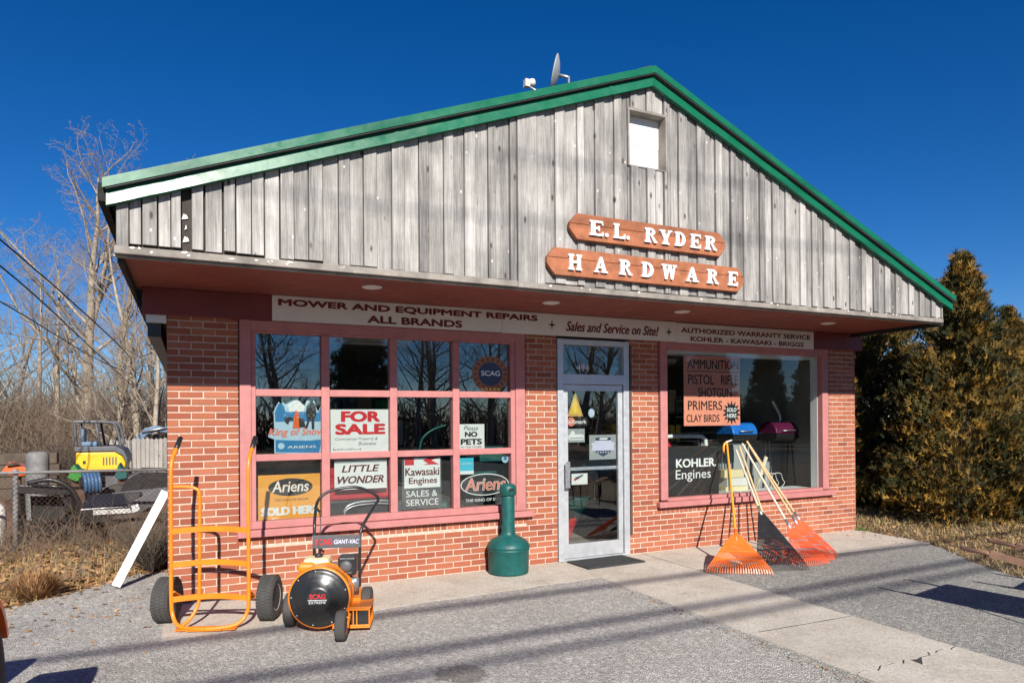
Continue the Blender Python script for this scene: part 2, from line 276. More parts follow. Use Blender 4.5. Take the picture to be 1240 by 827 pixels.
# ------------------------------------------------------------------ mesh builder
XZ = lambda u, w, d: (u, d, w)
class MB:
    def __init__(s): s.v = []; s.f = []; s.sm = []; s.tint = []
    def face(s, idx, smooth=False, tint=0.5): s.f.append(idx); s.sm.append(smooth); s.tint.append(tint)
    def hexa(s, c, tint=0.5):
        b = len(s.v); s.v += [tuple(p) for p in c]
        for q in ((0, 3, 2, 1), (4, 5, 6, 7), (0, 1, 5, 4), (1, 2, 6, 5), (2, 3, 7, 6), (3, 0, 4, 7)):
            s.face([b+k for k in q], False, tint)
    def box(s, x0, x1, y0, y1, z0, z1, tint=0.5):
        s.hexa([(x0, y0, z0), (x1, y0, z0), (x1, y1, z0), (x0, y1, z0), (x0, y0, z1), (x1, y0, z1), (x1, y1, z1), (x0, y1, z1)], tint)
    def beam(s, a, b, w, h, up=(0, 0, 1), tint=0.5):
        a, b = Vector(a), Vector(b); d = (b-a).normalized(); sx = d.cross(Vector(up))
        if sx.length < 1e-4: sx = d.cross(Vector((1, 0, 0)))
        sx.normalize(); uz = sx.cross(d); sx *= w/2; uz *= h/2
        s.hexa([a-sx-uz, a+sx-uz, b+sx-uz, b-sx-uz, a-sx+uz, a+sx+uz, b+sx+uz, b-sx+uz], tint)
    def tube(s, pts, r, n=8, caps=True, tint=0.5):
        pts = [Vector(p) for p in pts]; rs = r if hasattr(r, '__len__') else [r]*len(pts)
        base = len(s.v); prev = None
        for k, p in enumerate(pts):
            d = (pts[min(k+1, len(pts)-1)] - pts[max(k-1, 0)])
            d = d.normalized() if d.length > 1e-9 else Vector((0, 0, 1))
            if prev is None:
                a = d.cross(Vector((0, 0, 1)) if abs(d.z) < 0.9 else Vector((1, 0, 0))).normalized()
            else:
                a = prev - d*prev.dot(d); a = a.normalized() if a.length > 1e-6 else d.orthogonal().normalized()
            prev = a; b = d.cross(a)
            for j in range(n):
                t = 2*math.pi*j/n; q = p + (a*math.cos(t) + b*math.sin(t))*rs[k]; s.v.append((q.x, q.y, q.z))
        for k in range(len(pts)-1):
            for j in range(n):
                i0 = base+k*n+j; i1 = base+k*n+(j+1) % n
                s.face([i0, i1, i1+n, i0+n], True, tint)
        if caps:
            s.face([base+j for j in range(n)][::-1], False, tint); e = base+(len(pts)-1)*n
            s.face([e+j for j in range(n)], False, tint)
    def lathe(s, prof, o=(0, 0, 0), axis=(0, 0, 1), n=32, tint=0.5, smooth=True):
        o = Vector(o); ax = Vector(axis).normalized(); a = ax.orthogonal().normalized(); b = ax.cross(a); base = len(s.v)
        for r, h in prof:
            for j in range(n):
                t = 2*math.pi*j/n; q = o + ax*h + (a*math.cos(t)+b*math.sin(t))*r; s.v.append((q.x, q.y, q.z))
        for k in range(len(prof)-1):
            for j in range(n):
                i0 = base+k*n+j; i1 = base+k*n+(j+1) % n; s.face([i0, i1, i1+n, i0+n], smooth, tint)
        if prof[0][0] > 1e-5: s.face([base+j for j in range(n)][::-1], False, tint)
        if prof[-1][0] > 1e-5: s.face([base+(len(prof)-1)*n+j for j in range(n)], False, tint)
    def prism(s, poly, fn, d0, d1, tint=0.5):
        """poly in 2-D, fn(u,v,d) -> point; d0 the front depth, d1 the back."""
        n = len(poly); b = len(s.v)
        for d in (d0, d1):
            for (u, v) in poly: s.v.append(tuple(fn(u, v, d)))
        s.face([b+k for k in range(n)], False, tint); s.face([b+n+k for k in range(n)][::-1], False, tint)
        for k in range(n):
            j = (k+1) % n; s.face([b+j, b+k, b+n+k, b+n+j], False, tint)
    def tri(s, a, b, c, tint=0.5):
        i = len(s.v); s.v += [tuple(a), tuple(b), tuple(c)]; s.face([i, i+1, i+2], False, tint)
    def quad(s, a, b, c, d, tint=0.5):
        i = len(s.v); s.v += [tuple(a), tuple(b), tuple(c), tuple(d)]; s.face([i, i+1, i+2, i+3], False, tint)
    def mesh(s, name, fix=True):
        me = bpy.data.meshes.new(name); me.from_pydata(s.v, [], s.f)
        me.polygons.foreach_set("use_smooth", s.sm)
        at = me.attributes.new("tint", 'FLOAT', 'FACE'); at.data.foreach_set("value", s.tint)
        if fix:
            bm = bmesh.new(); bm.from_mesh(me); bmesh.ops.recalc_face_normals(bm, faces=bm.faces); bm.to_mesh(me); bm.free()
        me.update(); return me
    def build(s, name, mat, parent=None, bevel=0.0, fix=True, loc=None):
        me = s.mesh(name, fix); me.materials.append(mat)
        o = bpy.data.objects.new(name, me); COL.objects.link(o)
        if parent is not None: put(o, parent)
        if loc is not None: o.location = loc
        if bevel:
            b = o.modifiers.new("bevel", 'BEVEL'); b.width = bevel; b.segments = 2; b.limit_method = 'ANGLE'; b.angle_limit = R(40)
        return o
def wpos(o):
    p = Vector((0, 0, 0)); q = o
    while q is not None: p = p + q.location; q = q.parent
    return p
def put(o, parent):
    """Parent o, whose mesh is written in world metres, without moving it."""
    o.parent = parent
    root = parent
    while root.parent is not None: root = root.parent
    if not root.get('local'): o.location = Vector((0, 0, 0)) - (wpos(parent))
def thing(name, label, cat, loc=(0, 0, 0), group=None, local=False):
    o = bpy.data.objects.new(name, None); COL.objects.link(o); o.location = loc; o.empty_display_size = 0.1
    o["label"] = label; o["category"] = cat
    if group: o["group"] = group
    if local: o["local"] = 1
    return o
def tag(o, label, cat, group=None):
    o["label"] = label; o["category"] = cat
    if group: o["group"] = group
    return o
def kind(o, k): o["kind"] = k; return o
def dup(o, parent=None):
    c = o.copy(); COL.objects.link(c)
    if parent is not None: c.parent = parent
    for ch in o.children: dup(ch, c)
    return c
_txt = {}
def text_mesh(body, bold, extr):
    k = (body, bold, extr)
    if k in _txt: return _txt[k]
    cu = bpy.data.curves.new("t", 'FONT'); cu.body = body; cu.size = 1.0; cu.offset = bold; cu.extrude = 0.0; cu.resolution_u = 4
    cu.align_x = 'LEFT'
    ob = bpy.data.objects.new("t", cu); COL.objects.link(ob)
    dg = bpy.context.evaluated_depsgraph_get(); me = bpy.data.meshes.new_from_object(ob.evaluated_get(dg))
    bpy.data.objects.remove(ob); bpy.data.curves.remove(cu)
    v = [tuple(p.co) for p in me.vertices]; f = [list(p.vertices) for p in me.polygons]; bpy.data.meshes.remove(me)
    xs = [p[0] for p in v]; ys = [p[1] for p in v]
    _txt[k] = (v, f, min(xs), max(xs), min(ys), max(ys)); return _txt[k]
def text_add(mb, body, x0, x1, z0, z1, y, bold=0.0, shear=0.0, fn=None, th=0.0015):
    """Lettering that fills the rectangle x0..x1, z0..z1 on the plane y (facing -y)."""
    v, f, a, b, c, d = text_mesh(body, 0.0, 0)
    e = max(0.0, bold)*1.1*(z1-z0); sx = (x1-x0-2*e)/(b-a); sz = (z1-z0-1.2*e)/(d-c)
    fn = fn or (lambda u, w, q: (u, q, w))
    offs = [(0, 0)] if e <= 0 else [(-e, 0), (e, 0), (0, .6*e), (0, -.6*e), (-.7*e, .5*e), (.7*e, .5*e), (-.7*e, -.5*e), (.7*e, -.5*e)]
    for i, (ox, oz) in enumerate(offs):          # heavier weights: the outline thickened by close copies, each a hair behind the last
        base = len(mb.v)
        for p in v:
            w = (p[1]-c)*sz; mb.v.append(tuple(fn(x0 + e + ox + (p[0]-a)*sx + shear*(w-(z1-z0)/2), z0 + .6*e + oz + w, y + 0.00004*i)))
        for q in f: mb.face([base+k for k in q])
def letters(rows, mat, parent, name="lettering", bold=0.0, fn=None):
    mb = MB()
    for r in rows:
        body, x0, x1, z0, z1, y = r[:6]
        text_add(mb, body, x0, x1, z0, z1, y, r[6] if len(r) > 6 else bold, r[7] if len(r) > 7 else 0.0, fn)
    return mb.build(name, mat, parent, fix=False)
def sheet(x0, x1, z0, z1, y, mat, parent, name="sheet", th=0.003):
    mb = MB(); mb.box(x0, x1, y, y+th, z0, z1); return mb.build(name, mat, parent)
def disc_poly(cx, cz, rx, rz, n=36, a0=0, a1=2*math.pi):
    return [(cx+rx*math.cos(a0+(a1-a0)*k/n), cz+rz*math.sin(a0+(a1-a0)*k/n)) for k in range(n)]
def shape(poly, y, mat, parent, name, th=0.002):
    mb = MB(); mb.prism(poly, XZ, y, y+th); return mb.build(name, mat, parent)

# ================================================================== SETTING
def sstep(a, b, x):
    t = max(0.0, min(1.0, (x-a)/(b-a))); return t*t*(3-2*t)
def gz(x, y): return -0.032 - 0.57*sstep(4.2, 9.0, y)*(1 - sstep(-1.0, 2.0, x)*0.0)
def make_ground():
    xs = [-600, -200, -90, -50, -30] + [-20+1.0*k for k in range(41)] + [30, 50, 90, 200, 600]
    ys = [-600, -200, -90, -50, -30] + [-20+1.0*k for k in range(41)] + [30, 50, 90, 200, 800]
    mb = MB(); nx = len(xs)
    for y in ys:
        for x in xs: mb.v.append((x, y, gz(x, y)))
    for j in range(len(ys)-1):
        for i in range(nx-1): mb.face([j*nx+i, j*nx+i+1, (j+1)*nx+i+1, (j+1)*nx+i], True)
    return kind(mb.build("ground", M['dirt'], fix=False), "structure")
make_ground()
def jag(poly, amp, step=0.15, keep=()):
    out = []
    for k, a in enumerate(poly):
        b = poly[(k+1) % len(poly)]; L = math.hypot(b[0]-a[0], b[1]-a[1]); out.append(a)
        if k in keep or L > 9: continue
        n = int(L/step)
        for i in range(1, n):
            t = i/n; out.append((a[0]+(b[0]-a[0])*t + rnd.uniform(-amp, amp), a[1]+(b[1]-a[1])*t + rnd.uniform(-amp, amp)))
    return out
def flat(name, poly, z, mat):
    bm = bmesh.new(); vs = [bm.verts.new((p[0], p[1], z)) for p in poly]; f = bm.faces.new(vs); f.normal_update()
    if f.normal.z < 0: f.normal_flip()
    bmesh.ops.triangulate(bm, faces=bm.faces[:])
    me = bpy.data.meshes.new(name); bm.to_mesh(me); bm.free(); me.materials.append(mat)
    o = bpy.data.objects.new(name, me); COL.objects.link(o); return kind(o, "structure")
flat("gravel_lot", jag([(-40, -11), (4.3, -11), (4.3, -0.02), (0.02, -0.02), (0.0, 1.75), (-0.4, 1.6), (-0.75, 1.15), (-1.05, 0.85), (-1.45, 0.5), (-2.6, 0.2), (-5, 0.25), (-12, 0.1), (-40, 0.0)], 0.05, 0.12, (1, 2, 3)), -0.0045, M['gravel'])
flat("asphalt_lot", jag([(5.2, -11), (7.4, -11), (7.9, -3.4), (8.35, -2.4), (9.05, -1.45), (9.22, -1.0), (5.2, -0.6)], 0.03, 0.12, (0, 5, 6)), -0.006, M['asphalt'])
flat("road", [(-200, -19), (200, -19), (200, -11.2), (-200, -11.2)], -0.018, M['road'])

def slab(name, poly, top, mat, th=0.12):
    mb = MB(); mb.prism(poly, lambda u, w, d: (u, w, d), top, top-th); return kind(mb.build(name, mat), "structure")
def wob(a, b, n, amp):
    return [(a[0]+(b[0]-a[0])*k/n + rnd.uniform(-amp, amp), a[1]+(b[1]-a[1])*k/n + rnd.uniform(-amp, amp)) for k in range(1, n)]
slab("pavement", [(-0.02, 0.15), (-0.02, -1.13)] + wob((-0.02, -1.13), (4.185, -0.86), 40, 0.018) + [(4.185, -0.86), (4.185, 0.15)], -0.002, M['concrete'])
slab("pavement", [(4.2, 0.15), (4.2, -3.012)] + wob((4.2, -3.012), (5.35, -3.042), 16, 0.002) + [(5.35, -3.042), (5.35, 0.15)], -0.004, M['concrete'])
mb = MB(); mb.box(4.205, 5.345, -5.2, -2.8, -.10, -.0046); kind(mb.build("joint_filler", M['tar']), "structure")
ck = wob((4.2, -3.98), (5.35, -3.92), 22, 0.03)
slab("pavement", [(4.2, -3.030), (4.2, -3.98)] + ck + [(5.35, -3.92), (5.35, -3.058)] + wob((4.2, -3.030), (5.35, -3.058), 10, 0.003)[::-1], -0.0025, M['concrete'])
ck2 = wob((4.75, -4.02), (5.35, -4.6), 14, 0.02)
slab("pavement", [(4.2, -4.0), (4.2, -9.9), (5.35, -9.9), (5.35, -4.608)] + [(a-.009, b-.012) for a, b in ck2[::-1]] + [(a, b-0.014) for a, b in ck[:11][::-1]], -0.0005, M['concrete'])
slab("pavement", [(5.35, -4.598)] + [(5.35, -3.934)] + [(a, b-0.014) for a, b in ck[12:][::-1]] + ck2, -0.0015, M['concrete'])
slab("pavement", [(5.365, 0.15), (5.365, -1.02)] + wob((5.365, -1.02), (9.22, -1.16), 30, 0.015) + [(9.24, -1.18), (9.32, 0.15)], -0.002, M['concrete'])

# ================================================================== THE STORE
store = thing("hardware_store", "brick hardware store with a grey boarded gable front and green metal roof edge", "store", (4.65, 0.0, 0.0))
W1 = (0.62, 3.74, 0.60, 2.72); W2 = (5.64, 8.74, 0.58, 2.72); DR = (4.15, 5.19, -1, 2.72)
def brick_front():
    mb = MB(); P = 0.0665
    def put_brick(x0, x1, z0, z1, jit=0.0022):
        if x1-x0 < 0.012: return
        e = 0.0045; y = rnd.uniform(-jit, jit*0.6); t = min(1, max(0, rnd.gauss(0.54, 0.16)))
        z0 += rnd.uniform(-.0012, .0012); z1 += rnd.uniform(-.0012, .0012)
        mb.hexa([(x0+e, y, z0+e), (x1-e, y, z0+e), (x1, y+0.008, z0), (x0, y+0.008, z0), (x0+e, y, z1-e), (x1-e, y, z1-e), (x1, y+0.008, z1), (x0, y+0.008, z1)], t)
    for k in range(41):
        z0 = k*P + 0.004; z1 = z0 + 0.0565; zc = (z0+z1)/2
        cut = []
        for w, lo in ((W1, 0.488), (W2, 0.468), (DR, -1)):
            if zc > lo: cut.append((w[0], w[1]))
        spans = [(0.0, 9.3)]
        for c in cut: spans = [q for s in spans for q in ((s[0], min(s[1], c[0])), (max(s[0], c[1]), s[1])) if q[1]-q[0] > 0.01]
        x = -0.21 + (0.105 if k % 2 else 0.0)
        while x < 9.3:
            for a, b in spans:
                u0, u1 = max(x, a), min(x+0.2, b)
                if u1 > u0: put_brick(u0, u1, z0, z1)
            x += 0.21
    for w, zt in ((W1, 0.578), (W2, 0.560)):
        n = int(round((w[1]-w[0]+0.06)/0.0715)); x0 = w[0]-0.03
        for i in range(n): put_brick(x0+i*(w[1]-w[0]+.06)/n + .004, x0+(i+1)*(w[1]-w[0]+.06)/n - .004, zt-0.085, zt)
    return mb.build("brick_wall", M['brick'], store, fix=False)
bw = brick_front()
mb = MB()
for (x0, x1, z0, z1) in ((0.002, .62, -.5, 2.72), (.62, 3.74, -.5, .60), (3.74, 4.15, -.5, 2.72), (5.19, 5.64, -.5, 2.72), (5.64, 8.74, -.5, .58), (8.74, 9.298, -.5, 2.72)):
    mb.box(x0, x1, 0.0065, 0.2, z0, z1)
mb.build("mortar_bed", M['mortar'], bw)
mb = MB(); mb.box(0.001, 0.2, 0.2, 12, -.9, 2.72); mb.box(9.1, 9.299, 0.2, 12, -.9, 2.72); mb.box(0.2, 9.1, 11.8, 12, -.9, 2.72)
mb.build("side_walls", M['side'], store)
mb = MB(); mb.box(0.2, 9.1, 0.2, 11.8, -.3, -0.004); mb.build("shop_floor", M['int_floor'], store)
mb = MB(); mb.box(-0.2, 9.3, 0.2, 12, 2.722, 2.8); mb.build("shop_ceiling", M['ceil'], store)
mb = MB(); mb.box(0.2, 9.1, 5.5, 5.6, -.003, 2.72); mb.box(0.202, 0.215, 0.21, 5.5, -.003, 2.72); mb.box(9.08, 9.098, 0.21, 5.5, -.003, 2.72); mb.box(4.7, 4.8, 3.0, 5.5, -.003, 2.72)
mb.build("inside_walls", M['interior'], store)
mb = MB(); mb.box(-0.2, 9.42, -0.04, 0.199, 2.702, 2.947); mb.box(0.56, 3.80, -0.022, 0.0, 2.690, 2.7015); mb.build("header_beam", M['maroon'], store, bevel=0.004)
mb = MB()
mb.prism([(-0.25, -1.41), (9.15, -1.41), (9.42, 0.2), (-0.25, 0.2)], lambda u, w, d: (u, w, d), 2.95, 2.975)
sof = mb.build("soffit", M['soffit'], store)
for x, y in ((1.73, -.85), (3.68, -.74), (5.39, -.79), (7.84, -.75)):
    mb = MB(); mb.lathe([(0.095, 0), (0.095, -0.006), (0.085, -0.012), (0.068, -0.012), (0.060, 0.0), (0.055, 0.02), (0.0, 0.022)], (x, y, 2.949), (0, 0, 1), 28)
    mb.build("recessed_light", M['offwhite'], sof)

# ---- gable
GY = -1.40
AP = (4.48, 5.285)
def top(x): return AP[1] - (AP[0]-x)*(AP[1]-3.455)/(AP[0]+0.35) if x < AP[0] else AP[1] - (x-AP[0])*(AP[1]-3.285)/(9.31-AP[0])
VENT = (4.20, 4.69, 4.26, 4.85)
def gable():
    mb = MB(); x = -0.29; k = 0
    while x < 9.17:
        w = (0.118 if k % 2 else 0.098) + rnd.uniform(-0.02, 0.02)
        edges = (-.29, -.205, -.125, -.015, .07, .14, .205, .30)
        if k < 7: x = edges[k]; w = edges[k+1]-x
        pr = 0.0 if k % 2 else 0.017
        if x < 2.955 <= x+w+0.04: w = max(0.05, 2.955-x)
        elif 2.95 <= x < 2.96: w = 0.205; pr = 0.026
        w = min(w, 9.17-x); t = min(1, max(0, rnd.gauss(0.5, 0.19)))
        if x < 1.2: t = min(1, t+0.10)
        if k == 5: x += w; k += 1; continue
        g = 0.0012 + (0.005 if rnd.random() < 0.15 else 0)
        zb = 3.0 + (rnd.uniform(-0.02, 0.03) if x < 1.1 else rnd.uniform(-0.006, 0.008))
        if 2.95 <= x < 3.2: zb -= 0.02
        a, b = x+g, x+w-g
        rects = [(a, b, zb, None)]
        if b > VENT[0] and a < VENT[1]:
            rects = []
            if a < VENT[0]: rects.append((a, VENT[0]-.002, zb, None))
            if b > VENT[1]: rects.append((VENT[1]+.002, b, zb, None))
            m0, m1 = max(a, VENT[0]), min(b, VENT[1])
            if m1-m0 > 0.01: rects += [(m0, m1, zb, VENT[2]), (m0, m1, VENT[3], None)]
        y0 = GY - 0.012 - pr; y1 = GY + 0.012
        lean = rnd.uniform(-0.004, 0.004)
        for (p, q, z0, z1) in rects:
            za = z1 if z1 else top(p)-0.17; zc = z1 if z1 else top(q)-0.17
            if p < AP[0] < q and not z1:
                mid = AP[0]
                for (p2, q2) in ((p, mid), (mid, q)):
                    mb.hexa([(p2, y0, z0), (q2, y0, z0), (q2, y1, z0), (p2, y1, z0), (p2, y0, top(p2)-.17), (q2, y0, top(q2)-.17), (q2, y1, top(q2)-.17), (p2, y1, top(p2)-.17)], t)
                continue
            e = 0.003
            mb.hexa([(p+e, y0, z0), (q-e, y0, z0), (q, y1, z0), (p, y1, z0), (p+e, y0, za), (q-e, y0, zc), (q, y1, zc), (p, y1, za)], t)
        x += w; k += 1
    return mb.build("gable_boards", M['boards'], store, fix=False)
gab = gable()
mb = MB()   # dark sheathing behind the boards, cut round the vent
def sheath(x0, x1, z0, z1=None):
    y0, y1 = GY+0.016, GY+0.06
    mb.hexa([(x0, y0, z0), (x1, y0, z0), (x1, y1, z0), (x0, y1, z0), (x0, y0, z1 or top(x0)-.1), (x1, y0, z1 or top(x1)-.1), (x1, y1, z1 or top(x1)-.1), (x0, y1, z1 or top(x0)-.1)])
sheath(-0.285, VENT[0], 2.976); sheath(VENT[0], VENT[1], 2.976, VENT[2]); sheath(VENT[1], 9.16, 2.976)
sheath(VENT[0], AP[0], VENT[3]); sheath(AP[0], VENT[1], VENT[3])
mb.build("sheathing", M['backing'], gab)
zz = 3.04
for k in range(3):
    zz += .03
    a = 0.145+rnd.uniform(-.002, .02); b = 0.20-rnd.uniform(0, .025); h = rnd.uniform(.02, .05); mb = MB()
    mb.hexa([(a, GY+.004, zz), (b, GY+.002, zz+.01), (b, GY+.014, zz+.01), (a, GY+.014, zz), (a+.012, GY+.002, zz+h), (b-.01, GY+.004, zz+h-.006), (b-.01, GY+.014, zz+h-.006), (a+.012, GY+.014, zz+h)]); zz += h+rnd.uniform(.006, .03)
    mb.build("torn_wrap", M['wrap'], gab)
mb = MB()   # lower trim, a grey weathered strip with a pale ledge
mb.box(-0.30, 2.95, GY-0.045, GY+0.01, 2.935, 2.992); mb.box(2.953, 9.16, GY-0.045, GY+0.01, 2.932, 2.986)
mb.box(-0.31, 9.165, GY-0.010, GY+0.03, 2.915, 2.934)
mb.build("lower_trim", M['trim_wood'], store, bevel=0.005)
for k in range(26):
    x = rnd.choice([rnd.uniform(-.25, 1.2), rnd.uniform(3.2, 9.1)]); w = rnd.uniform(.012, .04)*(1.6 if x < 1.2 else 1)
    zb = 2.985 - rnd.uniform(0, .03); mb = MB()
    mb.prism([(x, zb), (x+w*.6, zb-rnd.uniform(0, .008)), (x+w, zb+.004), (x+w*.8, zb+rnd.uniform(.008, .018)), (x+w*.3, zb+rnd.uniform(.008, .02))], XZ, GY-.049, GY-.03)
    mb.build("paint_chip", M['offwhite'], gab)
# vent opening
vt = MB()
a, b, c, d = VENT
vt.box(a-.001, a+.02, GY-.03, GY+.15, c, d); vt.box(b-.02, b+.001, GY-.03, GY+.15, c, d); vt.box(a+.02, b-.02, GY-.028, GY+.15, d-.025, d-.001); vt.box(a+.02, b-.02, GY-.02, GY+.15, c+.001, c+.015)
ven = vt.build("gable_vent", M['trim_wood'], store)
mb = MB(); mb.box(a+.02, b-.02, GY+.10, GY+.115, c+.015, c+.262); mb.box(a+.02, b-.02, GY+.095, GY+.115, c+.266, d-.025)
mb.build("vent_panel", M['wrap'], ven)
# roof, fascias
def slope_strip(mb, x0, x1, dz0, dz1, y_lo, y_hi, yb):
    n = 14
    for k in range(n):
        p = x0+(x1-x0)*k/n; q = x0+(x1-x0)*(k+1)/n
        mb.hexa([(p, y_lo, top(p)+dz0), (q, y_lo, top(q)+dz0), (q, yb, top(q)+dz0), (p, yb, top(p)+dz0), (p, y_hi, top(p)+dz1), (q, y_hi, top(q)+dz1), (q, yb, top(q)+dz1), (p, yb, top(p)+dz1)])
mb = MB()
def quadstrip(mb, x0, x1, dz0, dz1, y0, y1, yb, n=20, wave=0.0):
    vs = []
    base = len(mb.v)
    for k in range(n+1):
        x = x0+(x1-x0)*k/n; t = top(x); w = wave*rnd.uniform(-1, 1)
        mb.v += [(x, y0+w, t+dz0), (x, y1+w*.5, t+dz1), (x, yb, t+dz1), (x, yb, t+dz0)]
    for k in range(n):
        i = base+4*k
        for j in range(4): mb.face([i+j, i+4+j, i+4+(j+1) % 4, i+(j+1) % 4])
    mb.face([base, base+1, base+2, base+3]); e = base+4*n; mb.face([e+3, e+2, e+1, e])
for x0, x1 in ((-0.345, AP[0]), (AP[0], 9.30)):
    quadstrip(mb, x0, x1, -0.192, -0.088, GY-0.085, GY-0.069, GY-0.03, 26, 0.0035)
    quadstrip(mb, x0-(0.02 if x0 < 0 else 0), x1+(0.012 if x1 > 9 else 0), -0.070, 0.0, GY-0.118, GY-0.1165, GY-0.06, 26, 0.0012)
fsc = mb.build("roof_fascia", M['green_metal'], store)
for xs_ in (1.78, 3.95, 6.3, 8.1):
    mb = MB(); quadstrip(mb, xs_, xs_+.035, -0.191, -0.089, GY-0.0885, GY-0.0735, GY-0.06, 1); mb.build("metal_seam", M['green_metal'], fsc)
mb = MB()
for x0, x1 in ((-0.34, AP[0]), (AP[0], 9.295)): quadstrip(mb, x0, x1, -0.180, -0.071, GY-0.0295, GY-0.0295, GY+0.02, 2)
mb.build("fascia_backing", M['dark'], store)
mb = MB()
def roof_side(xe, ze):
    ap = AP; n = (0, 0)
    mb.hexa([(xe, GY-.11, ze-.08), (ap[0], GY-.11, ap[1]-.08), (ap[0], 12.3, ap[1]-.08), (xe, 12.3, ze-.08), (xe, GY-.11, ze-.006), (ap[0], GY-.11, ap[1]-.006), (ap[0], 12.3, ap[1]-.006), (xe, 12.3, ze-.006)])
roof_side(-0.345, 3.455); roof_side(9.30, 3.285)
rf = mb.build("roof", M['roof'], store)
mb = MB()
for s, sl_ in ((-1, .379), (1, .414)):
    x1 = AP[0]+s*.16
    mb.hexa([(AP[0], GY-.05, AP[1]+.004), (x1, GY-.05, AP[1]+.004-.16*sl_), (x1, 12.3, AP[1]+.004-.16*sl_), (AP[0], 12.3, AP[1]+.004), (AP[0], GY-.05, AP[1]+.03), (x1, GY-.05, AP[1]+.026-.16*sl_), (x1, 12.3, AP[1]+.026-.16*sl_), (AP[0], 12.3, AP[1]+.03)])
mb.build("ridge_cap", M['roof'], rf)
mb = MB(); mb.box(-0.285, -0.252, GY+.04, 12.2, 2.885, 3.37); mb.build("eave_board", M['dark'], store)
mb = MB(); mb.box(-0.40, -0.347, GY-.05, 12.2, 3.30, 3.43); mb.build("eave_gutter", M['dark'], store)
mb = MB(); mb.box(9.17, 9.24, GY+.01, 12.2, 2.90, 3.24); mb.build("eave_board", M['dark'], store)
mb = MB(); mb.box(-0.25, -0.15, 0.2, 12.2, 2.80, 2.90); mb.build("eave_board", M['dark'], store)
mb = MB(); mb.box(-0.17, -0.003, -0.01, 0.05, 2.63, 2.699); mb.build("gutter_end", M['offwhite'], store)
mb = MB(); mb.box(-0.16, -0.05, 0.05, 12.0, 2.50, 2.69); mb.build("gutter", M['black'], store)

# ---- twelve-pane window
gw = MB(); x0, x1 = 0.63, 3.72
gw.box(x0, .735, -.022, .09, .648, 2.699); gw.box(3.60, x1, -.022, .09, .648, 2.699)
gw.box(.735, 3.60, -.020, .09, 2.60, 2.698); gw.box(.735, 3.60, -.018, .09, .650, .722)
gw.box(.735, .778, -.004, .08, .722, 2.60); gw.box(3.545, 3.60, -.004, .08, .722, 2.60)
gw.box(.778, 3.545, -.002, .08, 2.575, 2.60)
for a_, b_ in ((1.408, 1.49), (2.122, 2.20), (2.832, 2.91)): gw.box(a_, b_, -.010, .08, .722, 2.575)
for z_a, z_b in ((1.952, 2.022), (1.312, 1.378)):
    for a_, b_ in ((.778, 1.408), (1.49, 2.122), (2.20, 2.832), (2.91, 3.545)): gw.box(a_, b_, -.007, .08, z_a, z_b)
win = gw.build("grid_window", M['pink'], store, bevel=0.005)
mb = MB(); mb.box(.60, 3.80, -.075, .02, .578, .645); mb.build("window_sill", M['pink'], win, bevel=0.006)
mb = MB(); mb.box(.76, 3.56, .046, .050, .70, 2.59); mb.build("window_glass", M['glass'], win)
# ---- display window
gw = MB()
gw.box(5.66, 5.772, -.022, .10, .648, 2.699); gw.box(8.585, 8.705, -.022, .10, .648, 2.699); gw.box(5.772, 8.585, -.020, .10, 2.60, 2.698); gw.box(5.772, 8.585, -.018, .10, .630, .672)
win2 = gw.build("display_window", M['pink'], store, bevel=0.005)
mb = MB(); mb.box(5.60, 8.79, -.075, .02, .56, .629); mb.build("window_sill", M['pink'], win2, bevel=0.006)
mb = MB(); mb.box(5.76, 8.60, .060, .066, .66, 2.61); mb.build("window_glass", M['glass_big'], win2)
mb = MB(); mb.box(8.575, 8.60, .068, .19, .66, 2.6); mb.box(5.76, 8.56, .10, .34, 2.56, 2.6); mb.box(5.75, 5.775, .101, .36, .66, 2.56); mb.box(5.775, 8.56, .101, .5, .60, .655); mb.build("inner_jamb", M['white'], win2)
# ---- door
dd = MB()
dd.box(4.16, 4.238, -.012, .12, .0, 2.665); dd.box(5.104, 5.182, -.012, .12, .0, 2.665); dd.box(4.238, 5.104, -.010, .12, 2.60, 2.663); dd.box(4.238, 5.104, -.010, .12, 2.125, 2.245)
dd.box(4.238, 5.104, -.016, .12, .001, .022)
df = dd.build("door_frame", M['alum'], store, bevel=0.003)
mb = MB(); mb.box(4.24, 5.10, .046, .052, 2.245, 2.60); mb.build("transom_glass", M['glass'], df)
dl = MB()
dl.box(4.246, 4.312, .018, .062, .026, 2.118); dl.box(5.034, 5.098, .018, .062, .026, 2.118); dl.box(4.312, 5.034, .020, .060, 2.045, 2.117); dl.box(4.312, 5.034, .020, .060, .027, .195)
door = dl.build("shop_door", M['alum'], store, bevel=0.003)
mb = MB(); mb.box(4.30, 5.05, .038, .043, .19, 2.05); mb.build("door_glass", M['glass'], door)
mb = MB(); mb.box(4.313, 5.033, .064, .095, 1.075, 1.115); mb.build("push_bar", M['alum'], door, bevel=.004)
mb = MB(); mb.box(4.236, 4.300, -.052, -.044, .88, 1.195); mb.box(4.25, 4.29, -.044, .018, .92, .95); mb.box(4.25, 4.29, -.044, .018, 1.12, 1.15); mb.build("door_handle", M['steel'], door, bevel=.003)
mb = MB(); mb.box(5.19, 5.215, -.02, .0, .25, 2.62); mb.build("door_trim", M['rust'], df)
letters([("494", 4.45, 4.63, 2.285, 2.372, .0435)], M['letter_white'], df, "house_number", 0.01)
